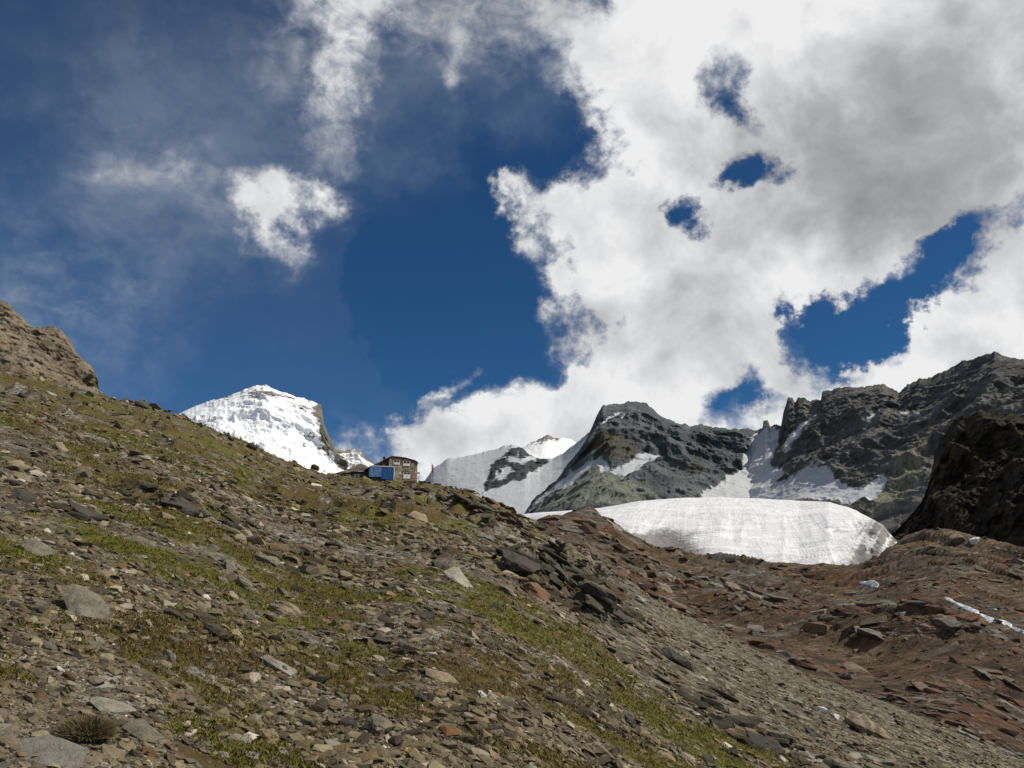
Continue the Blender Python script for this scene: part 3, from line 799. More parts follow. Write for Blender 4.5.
def rots(n, r, nx_, ny_, tiltsd=0.3, yaw0=0.0, yawsd=0.6):
    """rotation matrices: local z near the ground normal, long axis mostly across the slope"""
    yaw = r.normal(yaw0, yawsd, n)
    nz = np.stack([nx_ + r.normal(0, tiltsd, n), ny_ + r.normal(0, tiltsd, n), np.ones(n)], 1)
    nz /= np.linalg.norm(nz, axis=1)[:, None]
    xa = np.stack([np.cos(yaw), np.sin(yaw), np.zeros(n)], 1)
    xa -= nz * (xa * nz).sum(1)[:, None]; xa /= np.linalg.norm(xa, axis=1)[:, None]
    ya = np.cross(nz, xa)
    return np.stack([xa, ya, nz], 2)


def scatter(name, X, Y, Z, size, R, tint, mat, sink=0.25, PROTO=PROTO):
    Vs, Fs, Cs = [], [], []
    off_ = 0
    which = rng.integers(0, len(PROTO), len(X))
    for k, (PV, PF) in enumerate(PROTO):
        idx = np.nonzero(which == k)[0]
        if not len(idx): continue
        V = np.einsum('nij,vj->nvi', R[idx], PV) * size[idx][:, None, None]
        V[:, :, 0] += X[idx][:, None]; V[:, :, 1] += Y[idx][:, None]; V[:, :, 2] += (Z[idx] + size[idx] * (0.30 - sink))[:, None]
        n = len(idx)
        Vs.append(V.reshape(-1, 3))
        Fs.append((PF[None] + (np.arange(n) * len(PV))[:, None, None]).reshape(-1, 3) + off_)
        Cs.append(np.repeat(tint[idx], len(PV), 0))
        off_ += n * len(PV)
    return big_mesh(name, np.concatenate(Vs), np.concatenate(Fs), mat, False, None, np.concatenate(Cs))


def slope_grad(fz, X, Y):
    e = 0.6
    z = fz(X, Y)
    return z, -(fz(X + e, Y) - z) / e, -(fz(X, Y + e) - z) / e


# near hillside: stones spread evenly over the view, sizes follow a steep power law
N = 260000
u_ = rng.uniform(-0.80, 0.72, N)
inv_ = rng.uniform(1 / 200.0, 1 / 5.0, N)
mixm = rng.random(N) < 0.22
inv_[mixm] = 1 / np.exp(rng.uniform(math.log(25), math.log(195), mixm.sum()))
Y_ = 1 / inv_; X_ = u_ * Y_
tf, scr_, px_, py_ = near_masks(X_, Y_)
clus = fbm(X_ / 1.6, Y_ / 1.1, X_ * 0, 4, 0.6, 120)
keep_p = np.clip(0.84 + 1.3 * clus - 0.75 * sstep(tf, -0.02, 0.3), 0.10, 1)
Dn = near_base(X_, Y_)[1]
keep = (rng.random(N) < keep_p) & (Y_ < Dn * 1.02)
X_, Y_, scr_, tf = X_[keep], Y_[keep], scr_[keep], tf[keep]
n = len(X_)
spx = 1.6 * (rng.pareto(1.95, n) + 1); spx = np.minimum(spx, 12)
spx *= np.where(scr_ > 0.5, 0.62, 1.0) * (1 - 0.3 * sstep(tf, 0.0, 0.3))
spx *= 1.0 + 0.9 * fbm(X_ / 5, Y_ / 3, X_ * 0, 3, 0.6, 123)
spx *= 0.6 + 0.4 * sstep(60 - Y_, 0, 50)
size = spx * np.maximum(Y_, 6) / F * 0.62 * 1.25
size = np.maximum(size, 0.012)
Z_, gx, gy = slope_grad(near_z, X_, Y_)
R_ = rots(n, rng, np.clip(gx, -0.8, 0.8), np.clip(gy, -0.8, 0.8))
ti = TINTS[rng.choice(len(TINTS), n, p=TPROB)] * rng.uniform(0.6, 1.08, n)[:, None]
o = scatter('scree_stones', X_, Y_, Z_, size, R_, ti, m_stone, 0.22)
tag(o, 'loose flat stones and rubble strewn all over the grassy hillside', 'scree', kind='stuff')

LEDGE = [hull(10 + k % 6, (1.0, 0.42 + 0.2 * ((k * 5) % 7) / 7, 0.20 + 0.16 * ((k * 3) % 5) / 5), 900 + k, 0.7) for k in range(18)]
m_ledge, T = new_mat('ledge_rock')
oc = T.n('ShaderNodeTexCoord').outputs['Object']
l1 = T.noise(T.mapping(oc, (0, 0, 0), (0, 0, 1.0), (0.25, 1.2, 2.0)), 0.9, 9, 0.78, 0.5)
l2 = T.noise(oc, 2.6, 8, 0.75)
col = T.mix(1.0, T.attr('tint', 'Color'), T.ramp(T.math('ADD', T.math('MULTIPLY', l1, 0.6), T.math('MULTIPLY', l2, 0.4)), [(0.38, (0.35, 0.34, 0.33)), (0.5, (0.95, 0.93, 0.9)), (0.62, (1.6, 1.6, 1.6))]), 'MULTIPLY')
finish(T, col, 0.9, T.bump(T.math('ADD', l1, T.math('MULTIPLY', l2, 0.5)), 0.9, 0.5), 0.15)
N = 34000
u_ = rng.uniform(-0.10, 0.72, N)
Y_ = 1 / rng.uniform(1 / 360.0, 1 / 60.0, N); X_ = u_ * Y_
cl = fbm(X_ / 30, Y_ / 18, X_ * 0, 4, 0.6, 230)
keep = (rng.random(N) < np.clip(0.50 + 1.9 * cl, 0.06, 1)) & (Y_ < np.interp(u_, bDu, bD_v) * 1.0)
px_, py_ = project(X_, Y_, bedrock_z(X_, Y_))
keep &= ~((px_ > 930) & (np.abs(py_ - np.interp(px_, [945, 972, 1004, 1040], [598, 611, 623, 640])) < 7)) & ~((np.abs(px_ - 870) < 16) & (np.abs(py_ - 586) < 8))
keep &= ~((np.abs(px_ - 966) < 18) & (np.abs(py_ - 541) < 9))
X_, Y_ = X_[keep], Y_[keep]; n = len(X_)
spx = np.minimum(3.4 * (rng.pareto(1.7, n) + 1), 26) * (0.45 + 0.55 * sstep(330 - Y_, 0, 200))
size = spx * Y_ / F * 0.62
Z_, gx, gy = slope_grad(bedrock_z, X_, Y_)
R_ = rots(n, rng, np.clip(gx, -0.5, 0.5), np.clip(gy, -0.5, 0.5), 0.16, -0.95, 0.28)
TL = np.array([(0.17, 0.115, 0.075), (0.21, 0.165, 0.12), (0.12, 0.075, 0.052), (0.22, 0.205, 0.17), (0.165, 0.10, 0.062), (0.13, 0.125, 0.11)])
lc = fbm(X_ / 20, Y_ / 12, X_ * 0, 3, 0.5, 231)
ci = np.clip((lc * 3.2 + rng.normal(2.5, 1.1, n)), 0, 5.9).astype(int)
ti = TL[ci] * rng.uniform(0.7, 1.25, n)[:, None]
o = scatter('bedrock_ledges', X_, Y_, Z_, size, R_, ti, m_ledge, 0.24, LEDGE)
tag(o, 'cracked rust brown and grey ledges breaking out of the bedrock', 'rock ledges', kind='stuff')
# ledges of the near outcrops
XL, YL, SL, CL = [], [], [], []
for (cx, cy, rx, ry, rot, cnt, smin, smax, dk) in ((545, 572, 46, 18, 20, 90, 7, 30, 0), (602, 600, 34, 18, 38, 70, 7, 26, 0), (650, 640, 50, 8, 42, 30, 5, 14, 1), (505, 514, 34, 12, 30, 55, 6, 20, 1), (462, 500, 42, 10, 15, 40, 5, 15, 1),
                                           (755, 738, 80, 18, 28, 60, 8, 26, 0), (690, 700, 50, 10, 30, 30, 6, 18, 0), (175, 503, 50, 8, 20, 30, 6, 22, 0), (90, 515, 60, 8, 15, 30, 6, 24, 0), (390, 645, 70, 8, 30, 30, 6, 20, 0),
                                           (330, 560, 110, 10, 24, 40, 6, 18, 0), (480, 640, 120, 8, 30, 36, 6, 18, 1), (280, 500, 90, 8, 20, 30, 5, 14, 0), (560, 700, 90, 10, 30, 26, 7, 20, 1), (230, 640, 110, 10, 25, 28, 8, 26, 1)):
    a_ = rng.normal(0, 0.55, cnt) * rx; b_ = rng.normal(0, 0.5, cnt) * ry
    ca, sa = math.cos(math.radians(rot)), math.sin(math.radians(rot))
    for px1, py1 in zip(cx + a_ * ca - b_ * sa, cy + a_ * sa + b_ * ca):
        q = spot(px1, py1)
        XL.append(q[0]); YL.append(q[1]); CL.append(dk)
        SL.append(min(smax, smin * (rng.pareto(1.6) + 1)) * q[1] / F * 0.6)
XL, YL, SL, CL = map(np.array, (XL, YL, SL, CL)); n = len(XL)
Z_, gx, gy = slope_grad(near_z, XL, YL)
R_ = rots(n, rng, np.clip(gx, -0.6, 0.6), np.clip(gy, -0.6, 0.6), 0.14, -0.15, 0.35)
TO = np.array([(0.085, 0.080, 0.055), (0.12, 0.108, 0.075), (0.065, 0.062, 0.045), (0.16, 0.115, 0.07)]); TP = np.array([(0.17, 0.15, 0.11), (0.13, 0.11, 0.078), (0.19, 0.13, 0.08), (0.10, 0.09, 0.065)])
pick = rng.integers(0, 4, n)
ti = np.where(CL[:, None] == 0, TO[pick], TP[pick]) * rng.uniform(0.8, 1.25, n)[:, None]
o = scatter('hillside_ledges', XL, YL, Z_, SL, R_, ti, m_ledge, 0.12, LEDGE)
tag(o, 'dark mossy broken rock ledges breaking through the grassy hillside', 'rock ledges', kind='stuff')

# rubble over the rust bedrock
N = 50000
u_ = rng.uniform(-0.05, 0.72, N)
Y_ = 1 / rng.uniform(1 / 400.0, 1 / 62.0, N); X_ = u_ * Y_
cl = fbm(X_ / 16, Y_ / 10, X_ * 0, 4, 0.6, 130)
keep = (rng.random(N) < np.clip(0.35 + 1.5 * cl, 0.04, 1)) & (Y_ < np.interp(u_, bDu, bD_v) * 1.04)
X_, Y_ = X_[keep], Y_[keep]; n = len(X_)
spx = np.minimum(0.85 * (rng.pareto(1.9, n) + 1), 7)
size = spx * Y_ / F * 0.62
Z_, gx, gy = slope_grad(bedrock_z, X_, Y_)
R_ = rots(n, rng, np.clip(gx, -0.7, 0.7), np.clip(gy, -0.7, 0.7))
TB = np.array([(0.15, 0.10, 0.065), (0.19, 0.155, 0.115), (0.085, 0.065, 0.05), (0.26, 0.23, 0.19), (0.19, 0.105, 0.055)])
ti = TB[rng.choice(5, n, p=[0.3, 0.28, 0.25, 0.07, 0.10])] * rng.uniform(0.75, 1.2, n)[:, None]
o = scatter('rubble', X_, Y_, Z_, size, R_, ti, m_stone, 0.25)
tag(o, 'brown rubble lying over the rust coloured bedrock below the glacier', 'rubble', kind='stuff')

# short turf: blades on the near green patches
N = 80000
u_ = rng.uniform(-0.78, 0.68, N); Y_ = 1 / rng.uniform(1 / 60.0, 1 / 6.5, N); X_ = u_ * Y_
tf, scr_, _, _ = near_masks(X_, Y_)
keep = (tf + 0.3 * fbm(X_, Y_, X_ * 0, 3, 0.5, 140) > 0.05) & (scr_ < 0.4)
X_, Y_, tf = X_[keep], Y_[keep], tf[keep]; n = len(X_)
Z_ = near_z(X_, Y_)
nb = 10
bx = np.repeat(X_, nb); by = np.repeat(Y_, nb); bz = np.repeat(Z_, nb)
m_ = n * nb
sc_ = np.repeat(rng.uniform(0.6, 1.5, n) * np.clip(Y_ / 16, 0.7, 2.2), nb)
ox = rng.normal(0, 0.05, m_) * sc_; oy = rng.normal(0, 0.05, m_) * sc_
hh = rng.uniform(0.012, 0.045, m_) * sc_
an = rng.uniform(0, math.pi, m_); wd = 0.008 * sc_
lx = rng.normal(0, 0.035, m_) * sc_; ly = rng.normal(0, 0.035, m_) * sc_
A_ = np.stack([bx + ox - wd * np.cos(an), by + oy - wd * np.sin(an), bz - 0.01], 1)
B_ = np.stack([bx + ox + wd * np.cos(an), by + oy + wd * np.sin(an), bz - 0.01], 1)
C_ = np.stack([bx + ox + lx, by + oy + ly, bz + hh], 1)
V = np.stack([A_, B_, C_], 1).reshape(-1, 3)
gt = np.array([(0.135, 0.140, 0.018), (0.145, 0.125, 0.028), (0.115, 0.083, 0.032), (0.13, 0.092, 0.045)])
pt = fbm(X_ / 3, Y_ / 3, X_ * 0, 3, 0.5, 141)
gi = np.clip((rng.normal(1.2, 0.8, n) - 2.2 * pt), 0, 3.4).astype(int)
gc_ = np.repeat(gt[np.minimum(gi, 3)] * rng.uniform(0.7, 1.25, n)[:, None], nb * 3, 0)
m_grass, T = new_mat('short_grass')
finish(T, T.attr('tint', 'Color'), 0.8, None, 0.1)
o = big_mesh('grass', V, np.arange(m_ * 3).reshape(-1, 3), m_grass, False, None, gc_)
tag(o, 'short olive green turf growing in patches between the stones', 'grass', kind='stuff')


# ------------------------------------------------------------------ boulders as things
def boulder_mat(name, base, streak=0.35, stripes=0.0, scale=1.0):
    m, T = new_mat(name)
    oc = T.n('ShaderNodeTexCoord').outputs['Object']
    a = T.noise(oc, 2.2 * scale, 8, 0.7)
    b = T.noise(T.mapping(oc, (0, 0, 0), (0.1, 0.15, 0.2), (0.5, 0.5, 5.0)), 1.6 * scale, 7, 0.65, 0.4)
    c = T.noise(oc, 16 * scale, 6, 0.7)
    f = T.math('ADD', T.math('MULTIPLY', a, 0.4), T.math('ADD', T.math('MULTIPLY', b, 0.3), T.math('MULTIPLY', c, 0.3)))
    d = tuple(x * (1 - streak) * 0.75 for x in base); l = tuple(min(0.8, x * (1 + streak)) for x in base)
    col = T.ramp(f, [(0.38, d), (0.5, base), (0.62, l)])
    hb = T.math('ADD', T.math('MULTIPLY', b, 0.6), T.math('MULTIPLY', c, 0.5))
    if stripes:
        w = T.n('ShaderNodeTexWave', {'Vector': T.mapping(oc, (0, 0, 0), (0.0, 0.25, 0.0), (0.6, 1.6, 1)), 'Scale': 1.1, 'Distortion': 9.0, 'Detail': 6.0, 'Detail Scale': 2.0},
                wave_type='BANDS', bands_direction='X').outputs['Fac']
        col = T.mix(T.math('MULTIPLY', T.step(w, 0.15, 0.75), stripes), col, (0.055, 0.042, 0.03))
        hb = T.math('SUBTRACT', hb, T.math('MULTIPLY', w, 0.25))
    lich = T.step(T.noise(oc, 5.0 * scale, 4, 0.5), 0.60, 0.66)
    col = T.mix(T.math('MULTIPLY', lich, 0.35), col, (0.09, 0.095, 0.05))
    finish(T, col, 0.9, T.bump(hb, 0.8, 0.06), 0.15)
    return m


BM = {
    'grey': boulder_mat('grey_schist', (0.18, 0.162, 0.12), 0.5),
    'pale': boulder_mat('pale_schist', (0.29, 0.268, 0.21), 0.45),
    'dark': boulder_mat('dark_schist', (0.065, 0.060, 0.050)),
    'rust': boulder_mat('rust_stone', (0.165, 0.095, 0.052)),
    'tan': boulder_mat('tan_stone', (0.26, 0.205, 0.14)),
    'white': boulder_mat('white_quartz', (0.60, 0.59, 0.56), 0.2),
    'striped': boulder_mat('striped_gneiss', (0.24, 0.19, 0.13), 0.35, 0.62),
    'slab': boulder_mat('smooth_grey_slab', (0.205, 0.19, 0.16), 0.28),
}


def boulder_mesh(name, dims, seed, mat, rough=0.10, npts=13, flat=0.7, sub=3):
    V, Fc = hull(npts, dims, seed, flat)
    bm = bmesh.new()
    vs = [bm.verts.new(v) for v in V]
    for f in Fc: bm.faces.new([vs[i] for i in f])
    bmesh.ops.dissolve_limit(bm, angle_limit=0.25, verts=bm.verts, edges=bm.edges)
    bmesh.ops.bevel(bm, geom=bm.edges[:], offset=0.05, segments=1, affect='EDGES', clamp_overlap=True)
    bmesh.ops.triangulate(bm, faces=bm.faces)
    for _ in range(sub):
        le = [e for e in bm.edges if e.calc_length() > 0.14]
        if le: bmesh.ops.subdivide_edges(bm, edges=le, cuts=1)
        bmesh.ops.triangulate(bm, faces=bm.faces)
    bm.verts.ensure_lookup_table()
    P = np.array([v.co[:] for v in bm.verts])
    nrm = np.array([v.normal[:] for v in bm.verts])
    bm.normal_update()
    nrm = np.array([v.normal[:] for v in bm.verts])
    d = fbm(P[:, 0] * 1.6, P[:, 1] * 1.6, P[:, 2] * 5, 4, 0.55, seed) * rough
    lay = P[:, 2] * 9 + 0.8 * fbm(P[:, 0] * 2, P[:, 1] * 2, P[:, 2] * 2, 2, 0.5, seed + 3)
    st = (lay - np.floor(lay)) - 0.5
    d = d + st * rough * 0.45 * (1 - np.abs(nrm[:, 2]))
    P = P + nrm * d[:, None]
    for v, q in zip(bm.verts, P): v.co = q
    me = bpy.data.meshes.new(name)
    bm.to_mesh(me); bm.free()
    me.shade_flat()
    me.materials.append(mat)
    return me


def rot_on(surf, X, Y, yaw, tilt=(0, 0)):
    fz = near_z if surf == 'near' else bedrock_z
    e = 1.2
    z0 = float(fz(np.array([X]), np.array([Y]))[0])
    gx_ = -(float(fz(np.array([X + e]), np.array([Y]))[0]) - z0) / e; gy_ = -(float(fz(np.array([X]), np.array([Y + e]))[0]) - z0) / e
    nz = Vector((np.clip(gx_, -0.5, 0.5) + tilt[0], np.clip(gy_, -0.5, 0.5) + tilt[1], 1)).normalized()
    xa = Vector((math.cos(yaw), math.sin(yaw), 0)); xa = (xa - nz * xa.dot(nz)).normalized()
    ya = nz.cross(xa)
    return Matrix((xa, ya, nz)).transposed()


# picture x, y of its middle, width, height ratio, depth ratio, material, yaw, tilt, surface, label
BIG = [
    (52, 753, 66, 0.20, 0.62, 'slab', 0.0, (0.0, -0.25), 'near', 'large flat smooth grey slab in the bottom left corner of the slope', 'slab'),
    (92, 612, 84, 0.16, 0.42, 'grey', -0.5, (0.25, -0.5), 'near', 'long rough grey slab tilted down the grassy slope at the left', 'slab'),
    (284, 609, 34, 0.55, 0.6, 'tan', 0.4, (0.1, 0.3), 'near', 'pointed brown boulder with a pale edge near a grassy patch', 'boulder'),
    (677, 658, 38, 0.36, 0.6, 'dark', 0.1, (0.0, -0.1), 'near', 'dark low boulder lying alone at the edge of the gravel strip', 'boulder'),
    (872, 729, 50, 0.34, 0.6, 'striped', -0.3, (0.2, -0.45), 'near', 'striped tan and brown boulder on gravel at the lower right', 'boulder'),
    (822, 710, 10, 0.7, 0.8, 'white', 0.0, (0, 0), 'near', 'small whitish stone on gravel, upper of two left of the striped boulder', 'stone'),
    (837, 717, 8, 0.8, 0.8, 'white', 0.6, (0, 0), 'near', 'small whitish stone on gravel nearest the left end of the striped boulder', 'stone'),
    (846, 722, 8, 0.8, 0.8, 'tan', 0.6, (0, 0), 'near', 'small tan stone touching the left end of the striped boulder', 'stone'),
    (764, 741, 38, 0.4, 0.7, 'dark', 0.3, (0.1, -0.2), 'near', 'dark block of ledge rock left below the striped boulder', 'boulder'),
    (795, 702, 20, 0.35, 0.7, 'grey', -0.2, (0.1, -0.1), 'near', 'grey flat rock above the dark ledge on the gravel strip', 'rock'),
    (958, 538, 15, 0.7, 0.8, 'tan', 0.2, (0, 0), 'bed', 'tan square boulder on rubble at the foot of the dark buttress', 'boulder'),
    (975, 541, 10, 0.8, 0.8, 'white', 0.5, (0.3, 0), 'bed', 'white boulder right beside the tan boulder under the dark buttress', 'boulder'),
    (732, 560, 13, 0.5, 0.8, 'dark', 0.0, (0, 0), 'bed', 'dark boulder on the rust crest against the glacier foot', 'boulder'),
    (252, 446, 11, 0.7, 0.9, 'dark', 0.0, (0, 0), 'near', 'round dark boulder on the skyline in front of the snow mountain', 'boulder'),
    (231, 439, 7, 0.6, 0.9, 'dark', 0.0, (0, 0), 'near', 'small dark boulder on the skyline left of the round dark boulder', 'boulder'),
    (142, 405, 14, 0.45, 0.9, 'dark', 0.0, (0, 0), 'near', 'low dark rock on the skyline nearest the brown cliff', 'rock'),
    (178, 502, 44, 0.30, 0.6, 'dark', -0.1, (0.1, 0.0), 'near', 'dark overhanging block with a shadowed front high on the left slope', 'block'),
    (84, 511, 56, 0.17, 0.5, 'dark', -0.2, (0.15, -0.1), 'near', 'long dark slab lying across the upper left slope', 'slab'),
    (36, 549, 38, 0.25, 0.7, 'grey', -0.3, (0.2, -0.4), 'near', 'broad grey slab sunk in turf at the left edge', 'slab'),
    (14, 483, 20, 0.4, 0.7, 'dark', 0.2, (0, 0), 'near', 'dark boulder at the left edge below the brown cliff', 'boulder'),
    (279, 667, 42, 0.30, 0.6, 'pale', -0.5, (0.2, -0.2), 'near', 'pale rounded slab beside the moss green patch at lower left centre', 'slab'),
    (146, 734, 44, 0.22, 0.7, 'grey', -0.2, (0.1, -0.4), 'near', 'flat grey slab right of the bottom corner slab', 'slab'),
    (112, 707, 44, 0.18, 0.6, 'pale', 0.1, (0.1, -0.4), 'near', 'pale flat slab among rubble above the bottom corner slab', 'slab'),
    (112, 752, 26, 0.3, 0.8, 'tan', -0.5, (0.2, -0.2), 'near', 'brown broken rock just right of the bottom corner slab', 'rock'),
    (229, 567, 22, 0.45, 0.7, 'grey', -0.4, (0.3, 0), 'near', 'dark grey angular boulder, upper left one of a touching pair', 'boulder'),
    (250, 585, 32, 0.35, 0.7, 'grey', -0.3, (0.2, -0.1), 'near', 'dark grey angular boulder, lower right one of a touching pair', 'boulder'),
    (460, 580, 42, 0.20, 0.6, 'pale', -0.6, (0.3, -0.4), 'near', 'pale slab on rubble left of the dark ledge outcrop', 'slab'),
    (440, 565, 20, 0.40, 0.7, 'dark', 0.0, (0, 0), 'near', 'dark humped stone above the pale slab in mid slope', 'stone'),
    (419, 518, 24, 0.35, 0.7, 'tan', -0.5, (0.3, -0.3), 'near', 'tan wedge of rock below the stone hut', 'rock'),
    (508, 591, 20, 0.4, 0.7, 'grey', 0.3, (0.2, 0), 'near', 'grey rock at the left foot of the dark ledge outcrop', 'rock'),
    (640, 600, 12, 0.6, 0.8, 'pale', -0.6, (0, 0), 'near', 'pale stone on the upper rim of the gravel strip', 'stone'),
    (38, 696, 16, 0.35, 0.7, 'rust', -0.2, (0.1, -0.3), 'near', 'orange flat stone in grey rubble at lower left', 'stone'),
    (68, 676, 15, 0.7, 0.5, 'rust', 0.3, (0.4, 0), 'near', 'rust red upright stone in rubble at lower left', 'stone'),
    (8, 742, 22, 0.6, 0.8, 'tan', 0.2, (0, 0), 'near', 'tan lumpy boulder at the left edge beside the corner slab', 'boulder'),
    (375, 640, 26, 0.3, 0.6, 'dark', 0.0, (0, 0), 'near', 'dark rock with a black hollow beneath it in mid slope', 'rock'),
    (440, 676, 34, 0.2, 0.6, 'tan', -0.1, (0.1, -0.3), 'near', 'tan flat slab in rubble low in mid slope', 'slab'),
    (482, 695, 14, 0.4, 0.6, 'white', -0.6, (0.2, -0.2), 'near', 'white oblong stone right of the tan flat slab', 'stone'),
    (386, 727, 36, 0.22, 0.6, 'grey', -0.4, (0.2, -0.3), 'near', 'grey slab between turf patches at the bottom centre left', 'slab'),
    (630, 722, 20, 0.5, 0.7, 'dark', 0.5, (0.2, 0), 'near', 'dark angular stone among rubble at the bottom right of centre', 'stone'),
    (520, 562, 44, 0.30, 0.7, 'dark', 0.05, (0.05, 0), 'near', 'upper left dark ledge block of the outcrop on the slope', 'block'),
    (556, 566, 42, 0.34, 0.7, 'dark', -0.15, (0.1, 0), 'near', 'upper right dark ledge block of the outcrop on the slope', 'block'),
    (535, 590, 34, 0.45, 0.7, 'rust', 0.1, (0.1, 0), 'near', 'rust brown block under the overhang of the dark outcrop', 'block'),
    (598, 592, 40, 0.45, 0.7, 'dark', 0.1, (0.05, 0), 'near', 'right hand dark mossy block of the outcrop beside the gravel strip', 'block'),
    (612, 612, 36, 0.35, 0.6, 'dark', -0.3, (0.1, 0), 'near', 'dark lower step of the outcrop beside the gravel strip', 'block'),
]
SPOTS = []; BIGREF = []
for k, (x, y, w, hr, dr, mk, yaw, tilt, surf, label, cat) in enumerate(BIG):
    X0, Y0, Z0 = spot(x, y + w * hr * 0.30, surf)
    s_ = w / F * Y0 / 2 * 1.08
    flat = 0.62 if cat == 'slab' else 0.8
    me = boulder_mesh(cat, (1.0, dr, hr), 300 + k, BM[mk], 0.06 if cat == 'slab' else 0.10, 14, flat * hr if False else 0.75)
    o = bpy.data.objects.new('flat_rock' if cat == 'slab' else 'rock_block' if cat == 'block' else cat, me)
    COL.objects.link(o)
    o.location = (X0, Y0, Z0 + s_ * hr * 0.35)
    M = rot_on(surf, X0, Y0, yaw, tilt).to_4x4()
    o.rotation_euler = M.to_euler()
    o.scale = (s_, s_, s_)
    tag(o, label, cat)
    SPOTS.append((x, y, w))
    BIGREF.append((x, y))

# the other stones large enough to tell apart
KINDS = [
    ('grey', 'grey flat schist stone lying loose on the hillside rubble', 'grey stones loose on the hillside'),
    ('pale', 'pale weathered stone lying loose on the hillside rubble', 'pale stones loose on the hillside'),
    ('dark', 'dark stone lying loose on the hillside rubble', 'dark stones loose on the hillside'),
    ('tan', 'tan brown stone lying loose on the hillside rubble', 'tan stones loose on the hillside'),
]
protos = {}
for mk, _, _ in KINDS:
    protos[mk] = [boulder_mesh('stone', (1.0, 0.55 + 0.08 * j, 0.22 + 0.07 * j), 500 + 17 * j + len(mk) + ord(mk[0]), BM[mk], 0.10, 12 + j, 0.75, 2) for j in range(5)]
STONES = []
r2 = random.Random(11)
made = 0
tries = 0
taken = list(SPOTS)
while made < 236 and tries < 6000:
    tries += 1
    x = r2.uniform(4, 1010); lo = np.interp(x, ns[:, 0], ns[:, 1]) + 22
    if lo > 750: continue
    y = lo + (764 - lo) * (r2.random() ** 0.75)
    if x > 600 and y < np.interp(x, [600, 700, 800, 1024], [640, 715, 745, 830]) and r2.random() < 0.75: continue
    w = min(38, 7 + 5 * r2.paretovariate(1.7)) * (0.6 + 0.5 * (y - lo) / 250)
    if any(abs(x - a) < (w + c) * 0.5 and abs(y - b) < (w + c) * 0.32 for a, b, c in taken): continue
    taken.append((x, y, w))
    X0, Y0, Z0 = spot(x, y)
    mk, lab, grp = KINDS[r2.choices((0, 1, 2, 3), (0.42, 0.17, 0.22, 0.19))[0]]
    o = bpy.data.objects.new('stone', protos[mk][r2.randrange(5)])
    COL.objects.link(o)
    s_ = w / F * Y0 / 2
    o.location = (X0, Y0, Z0 + s_ * 0.10)
    o.rotation_euler = (rot_on('near', X0, Y0, r2.gauss(-0.25, 0.5), (r2.gauss(0.1, 0.2), r2.gauss(-0.1, 0.25))) ).to_euler()
    o.scale = (s_, s_ * r2.uniform(0.8, 1.1), s_ * r2.uniform(0.8, 1.25))
    tag(o, lab, 'stone', grp)
    STONES.append((x, y, mk, o))
    made += 1

NICK = {0: 'the smooth slab in the bottom left corner', 1: 'the long tilted grey slab', 2: 'the pointed brown boulder', 3: 'the dark boulder on the gravel strip', 4: 'the striped boulder', 8: 'the dark ledge block low right',
        9: 'the grey flat rock above that ledge', 13: 'the round skyline boulder', 15: 'the skyline rock by the brown cliff', 16: 'the dark overhanging block', 17: 'the long dark slab', 18: 'the sunken grey slab',
        19: 'the dark left edge boulder', 20: 'the pale rounded slab', 21: 'the flat grey slab at the bottom', 24: 'the touching boulder pair', 26: 'the pale slab in mid slope', 27: 'the dark humped stone',
        28: 'the tan wedge below the hut', 34: 'the dark rock over a hollow', 35: 'the tan flat slab', 37: 'the bottom centre grey slab', 38: 'the dark angular stone near the bottom', 42: 'the outcrop beside the gravel strip'}
WORD = {'grey': 'grey flat stone', 'pale': 'pale weathered stone', 'dark': 'dark flat stone', 'tan': 'tan brown stone'}
ORD = ['nearest', 'second', 'third', 'fourth', 'fifth', 'sixth', 'seventh', 'eighth', 'ninth', 'tenth', 'eleventh', 'twelfth']
buckets = {}
for (x, y, mk, o) in STONES:
    k_, (bx_, by_) = min(((k, BIGREF[k]) for k in NICK), key=lambda q: (q[1][0] - x) ** 2 + 2 * (q[1][1] - y) ** 2)
    dx, dy = x - bx_, y - by_
    dr_ = ('to the right of' if dx > 0 else 'to the left of') if abs(dx) > abs(dy) * 1.3 else ('below' if dy > 0 else 'above')
    buckets.setdefault((mk, k_, dr_), []).append((math.hypot(dx, dy), o))
for (mk, k_, dr_), L_ in buckets.items():
    for i_, (_, o) in enumerate(sorted(L_, key=lambda q: q[0])):
        o['label'] = (ORD[min(i_, 11)] + ' ' + WORD[mk] + ' ' + dr_ + ' ' + NICK[k_])

# small cushion shrub by the corner slab
m_shrub, T = new_mat('shrub_foliage')
finish(T, T.attr('tint', 'Color'), 0.8, None, 0.1)
X0, Y0, Z0 = spot(85, 738)
nb = 7000
r_ = 0.24
d_ = rng.normal(size=(nb, 3)); d_[:, 2] = np.abs(d_[:, 2]); d_ /= np.linalg.norm(d_, axis=1)[:, None]
b0 = d_ * rng.uniform(0.35, 0.75, nb)[:, None] * np.array([r_, r_ * 0.8, r_ * 0.55]); tip = d_ * rng.uniform(0.70, 0.92, nb)[:, None] * np.array([r_, r_ * 0.8, r_ * 0.65]) + rng.normal(0, 0.014, (nb, 3))
sd = np.cross(d_, rng.normal(size=(nb, 3))); sd /= np.linalg.norm(sd, axis=1)[:, None]; sd *= 0.004
V = np.stack([b0 - sd, b0 + sd, tip], 1).reshape(-1, 3)
cc = np.repeat(np.array([(0.17, 0.135, 0.07), (0.14, 0.125, 0.05), (0.22, 0.17, 0.10)])[rng.integers(0, 3, nb)], 3, 0)
o = big_mesh('cushion_shrub', V, np.arange(nb * 3).reshape(-1, 3), m_shrub, False, None, cc)
o.location = (X0, Y0, Z0 + 0.01)
tag(o, 'low rounded olive brown cushion shrub behind the bottom corner slab', 'shrub')

